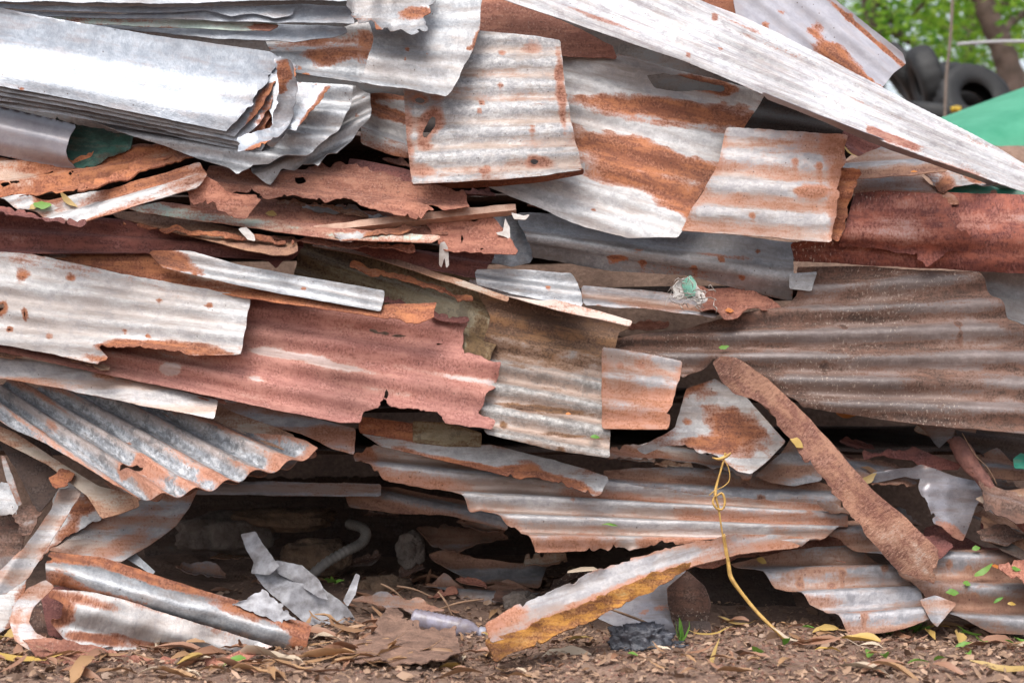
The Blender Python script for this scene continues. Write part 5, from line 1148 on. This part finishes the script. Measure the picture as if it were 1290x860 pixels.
shoot(800, 822, -.2, 4, 0.03, 'tiny green sprout in front of dark plastic bag', w=1.5, seed=6)
shoot(915, 852, -.42, 5, 0.04, 'green weed on bare soil at lower centre right', w=1.4, seed=7)
shoot(945, 855, -.5, 4, 0.03, 'smaller green weed right of the soil weed', w=1.4, seed=8)
shoot(24, 822, -.1, 3, 0.04, 'green leaf sprig at the lower left corner', w=1.8, seed=9)
shoot(410, 828, -.1, 4, 0.035, 'green sprig at right end of folded sheet', w=1.8, seed=10)
shoot(465, 838, -.3, 3, 0.035, 'yellow green sprig on the mud coated sheet', w=1.6, cols='yellow', seed=12)
# special pieces
def big_leaf(px, py, Y, c, k, L, W, rx, ry, rz, name, label, cat):
    o = link(name, LV[c][k]); o.location = at(px, py, Y)
    b = LV[c][k]; s = L / 0.12
    o.scale = (s, s * W, s); o.rotation_euler = (rx, ry, rz); tag(o, label, cat)
big_leaf(720, 832, -.3, 'pale', 4, .17, 2.2, .5, .1, .1, 'bark_piece', 'large pale peeling bark piece on ground low centre', 'bark')
big_leaf(640, 800, -.15, 'yellow', 1, .12, 1.2, .3, .1, .3, 'fallen_leaf', 'yellow leaf under the foot of the angle bar', 'leaf')
big_leaf(574, 845, -.4, 'yellow', 2, .13, .5, .3, .2, 1.0, 'fallen_leaf', 'narrow yellow blade at bottom left of centre', 'leaf')
big_leaf(890, 845, -.45, 'yellow', 3, .10, .9, .3, -.9, .6, 'fallen_leaf', 'upright yellow leaf stub at bottom on bare soil', 'leaf')
big_leaf(40, 853, -.45, 'yellow', 1, .24, .8, .3, .05, -.1, 'fallen_leaf', 'long yellow leaf at the bottom left corner', 'leaf')
big_leaf(1210, 835, -.25, 'yellow', 2, .22, .7, .3, .0, -.15, 'fallen_leaf', 'long yellow dry blade at lower right ground', 'leaf')
big_leaf(760, 722, .0, 'pale', 0, .2, .25, .3, .25, .1, 'fallen_leaf', 'long thin straw resting on the curled grey sheet', 'straw')
for i, (x0, y0, x1, y1, Y, lab) in enumerate([(975 - 215, 764, 860, 806, -.13, 'long straw lying against dark plastic bag'), (552, 745, 570, 775, .18, 'thin twig upright in the hollow floor litter'), (545, 770, 610, 754, .2, 'ridged brown twig lying on the hollow floor'), (500, 738, 545, 752, .28, 'flat splinter of wood on hollow floor'), (480, 735, 512, 758, .25, 'red brown splinter beside tan stone'), (255, 800, 330, 812, -.14, 'straw lying in front of folded sheet')]):
    V, Fc = tube_data([at(x0, y0, Y), at((x0 + x1) / 2, (y0 + y1) / 2 - 3, Y - .01), at(x1, y1, Y - .01)], [.0035, .004, .002], 7, 6, .8, .3, i)
    thing('twig', V, Fc, M_twig, lab, 'twig')

# ------------------------------------------------------------------ behind the pile: tyres, green panel, pole, trees
M_tyre = simple('black rubber', (0.008, 0.0085, 0.0095), (0.017, 0.017, 0.018), 0.65, 9, 0.3)
def tyre_mesh(R=0.25, W=0.09):
    prof = []
    for a in range(15):   # closed section, open towards the hub
        t = math.radians(-150 + 300 * a / 14)
        rr = R - 0.075 + 0.075 * math.copysign(abs(math.cos(t)) ** 0.6, math.cos(t))
        prof.append((W * math.copysign(abs(math.sin(t)) ** 0.7, math.sin(t)) * 0.9, rr))
    seg = 48; V, Fc = [], []; n = len(prof)
    for k in range(seg):
        th = 2 * math.pi * k / seg
        for i, (x, r) in enumerate(prof):
            g = 0.012 if (4 <= i <= 10 and (k % 3 == (i % 2))) else 0
            V.append(((r - g) * math.cos(th), (r - g) * math.sin(th), x))
    for k in range(seg):
        for i in range(n - 1):
            Fc.append((k * n + i, ((k + 1) % seg) * n + i, ((k + 1) % seg) * n + i + 1, k * n + i + 1))
    return mesh('tyre', V, Fc, M_tyre)
TM = tyre_mesh()
for px, py, Y, s, rot, lab in [
    (1186, 148, 5.4, 1.0, (0.15, 0.1, 0), 'black tyre lying flat nearest the white sheet'),
    (1168, 104, 5.9, 1.0, (0.3, 1.25, 0.2), 'upright black tyre seen on its tread, left of stack'),
    (1226, 128, 5.7, 1.05, (1.15, 0.25, 0.1), 'leaning black tyre with open ring facing front'),
    (1212, 108, 6.3, 1.0, (0.6, 0.2, 0), 'black tyre tilted at the top of stack'),
    (1140, 95, 6.3, 1.0, (0.4, 0.9, 0.3), 'black tyre half hidden behind rust patched sheet'),
    (1190, 175, 5.6, 1.1, (0.05, 0.05, 0), 'black tyre at bottom of the tyre stack'),
    (1240, 165, 5.9, 1.05, (0.05, -0.1, 0), 'black tyre low behind the green panel'),
]:
    o = link('tyre', TM); o.location = at(px, py, Y); o.rotation_euler = rot; o.scale = (s,) * 3
    tag(o, lab, 'tyre', 'old tyres stacked behind the pile')
# green curved panel
M_green = simple('green glossy plastic', (0.025, 0.21, 0.115), (0.06, 0.28, 0.17), 0.5, 5, 0.3)
V, Fc = [], []
nu, nv = 24, 14
for side in (0, 1):
    for i in range(nu + 1):
        for j in range(nv + 1):
            u, v = i / nu, j / nv
            px = 1165 + 260 * u; top = 156 - 96 * u; bot = top + 34 + 130 * u
            py = top + (bot - top) * v
            Y = 2.6 - 0.25 * math.sin(v * math.pi * 0.5) + (0.02 if side else 0) + 0.5 * (1 - v) ** 3
            V.append(at(px, py, Y))
W_ = nv + 1; off = (nu + 1) * W_
for i in range(nu):
    for j in range(nv):
        a = i * W_ + j
        Fc.append((a, a + 1, a + W_ + 1, a + W_)); Fc.append((off + a, off + a + W_, off + a + W_ + 1, off + a + 1))
for i in range(nu):
    for j in (0, nv):
        a = i * W_ + j; Fc.append((a, a + W_, off + a + W_, off + a))
for j in range(nv):
    for i in (0, nu):
        a = i * W_ + j; Fc.append((a, a + 1, off + a + 1, off + a))
thing('green_cover', V, Fc, M_green, 'smooth green curved cover behind the white sheet at right', 'cover')
k = M_y = simple('yellow plastic', (0.45, 0.30, 0.02), (0.4, 0.26, 0.02), 0.5, 5, 0)
me = blob_mesh(0.04, 0.04, 0.035, 5, .4, 2, 3); me.materials.append(M_y)
o = link('plastic_bag', me); o.scale = (.8, .8, .6); o.location = at(1204, 138, 5.05); tag(o, 'small yellow plastic bag on the tyres', 'plastic bag')
M_pole = simple('grey brown pole', (0.2, 0.155, 0.13), (0.14, 0.11, 0.09), 0.8, 6, .2)
V, Fc = tube_data([at(1190, 170, 5.0), at(1192, 100, 5.0), at(1198, 40, 5.0), at(1202, -60, 5.0)], .009, 10, 6, 1, .1)
thing('pole', V, Fc, M_pole, 'thin upright pole in front of the tyres', 'pole')
V, Fc = tube_data([at(1206, 56, 5.4), at(1250, 53, 5.4), at(1330, 52, 5.4), at(1500, 50, 5.4)], .011, 8, 4)
thing('rail', V, Fc, simple('pale grey rail', (.4, .4, .42), (.35, .35, .36), .5, 5, 0), 'pale thin horizontal rail beside the leaning trunk', 'rail')

M_bark = simple('dark bark', (0.13, 0.09, 0.075), (0.07, 0.05, 0.04), 0.95, 9, 0.8, dist=.04)
G1 = leaf_mat('tree leaves', (0.12, 0.30, 0.03), (0.36, 0.56, 0.07), 0.7)
G2 = leaf_mat('tree leaves deep', (0.07, 0.22, 0.05), (0.20, 0.40, 0.05), 0.65)
def tree(label, trunk, rad, clumps, leafn, mat, seed, size=0.10):
    rr = random.Random(seed)
    root = bpy.data.objects.new('tree', None); COL.objects.link(root)
    base = trunk[0]; root.location = base; tag(root, label, 'tree', 'trees behind the pile')
    parts = [tube_data(trunk, rad, 12, 8, 1, .2, seed)]
    tp = catmull(trunk, 8)
    for c, r in clumps:
        s = tp[int(len(tp) * rr.uniform(.45, .95))]
        mid = s.lerp(c, .5) + Vector((0, 0, rr.uniform(-.1, .25)))
        parts.append(tube_data([s, mid, c], [.05, .03, .012], 7, 5, 1, .2, seed))
    V, Fc = join(parts)
    link('trunk', mesh('trunk', [v - base for v in V], Fc, M_bark), None, root)
    V, Fc = [], []
    tot = sum(r ** 2 for _, r in clumps)
    for c, r in clumps:
        subs = [c + Vector((rr.gauss(0, .5), rr.gauss(0, .5), rr.gauss(0, .4))) * r for _ in range(14)]
        for _ in range(int(leafn * r * r / tot)):
            p = rr.choice(subs) + Vector((rr.gauss(0, 1), rr.gauss(0, 1), rr.gauss(0, 1))) * r * .2
            R = Matrix.Rotation(rr.uniform(0, 6.28), 3, 'Z') @ Matrix.Rotation(rr.uniform(-1.1, 1.1), 3, 'X') @ Matrix.Rotation(rr.uniform(-.9, .9), 3, 'Y')
            l = size * rr.uniform(.6, 1.2); o = len(V)
            for a, b, h in ((-.5, 0, 0), (0, -.27, .04), (.5, 0, -.05), (0, .27, .04)):
                V.append(R @ Vector((a, b, h)) * l + p - base)
            Fc.append((o, o + 1, o + 2, o + 3))
    link('crown', mesh('crown', V, Fc, mat, False), None, root)
def cl(px, py, Y, r): return (at(px, py, Y), r)
bz = 2.1
def gnd(px, Y): p = at(px, 200, Y); return Vector((p.x, p.y, float(ground_z(p.x, p.y)) - .1))
tree('leafy tree with dark leaning trunk at top right', [gnd(1300, 9), at(1278, 120, 9), at(1262, 60, 9), at(1240, 5, 9), at(1215, -90, 9), at(1200, -200, 9)], [.13, .12, .1, .09, .08, .06],
     [cl(1230, 10, 9.6, .7), cl(1180, -20, 9.3, .7), cl(1290, -10, 9.2, .7), cl(1330, 40, 9.8, .7), cl(1200, -120, 9, 1.0), cl(1330, -120, 9, 1.0), cl(1260, 60, 10.4, .6), cl(1150, 20, 9.8, .5)], 2900, G1, 3)
tree('leafy tree with upright trunk behind the rust patched sheet', [gnd(1105, 10.5), at(1103, 100, 10.5), at(1098, 30, 10.5), at(1092, -60, 10.5), at(1090, -180, 10.5)], [.1, .09, .08, .07, .05],
     [cl(1120, 30, 11, .6), cl(1150, 60, 11.2, .55), cl(1085, -20, 11, .7), cl(1140, -40, 10.5, .7), cl(1040, -60, 11, .9), cl(1060, -150, 10.5, 1.1), cl(1190, 70, 11.5, .5)], 2800, G2, 4)
tree('pale green tree farthest back above the tyres', [gnd(1200, 14), at(1215, 100, 14), at(1225, 20, 14), at(1230, -120, 14)], [.12, .1, .09, .06],
     [cl(1190, 60, 14, .75), cl(1240, 90, 14.2, .7), cl(1150, 30, 14.5, .8), cl(1250, 20, 14.5, .8), cl(1100, 60, 14.5, .8), cl(1300, 80, 14, .9), cl(1350, 0, 14, 1.1), cl(1200, -60, 14, 1.1), cl(1100, -60, 14, 1.0), cl(1020, 40, 14.5, .9)], 3400, G1, 5, .13)
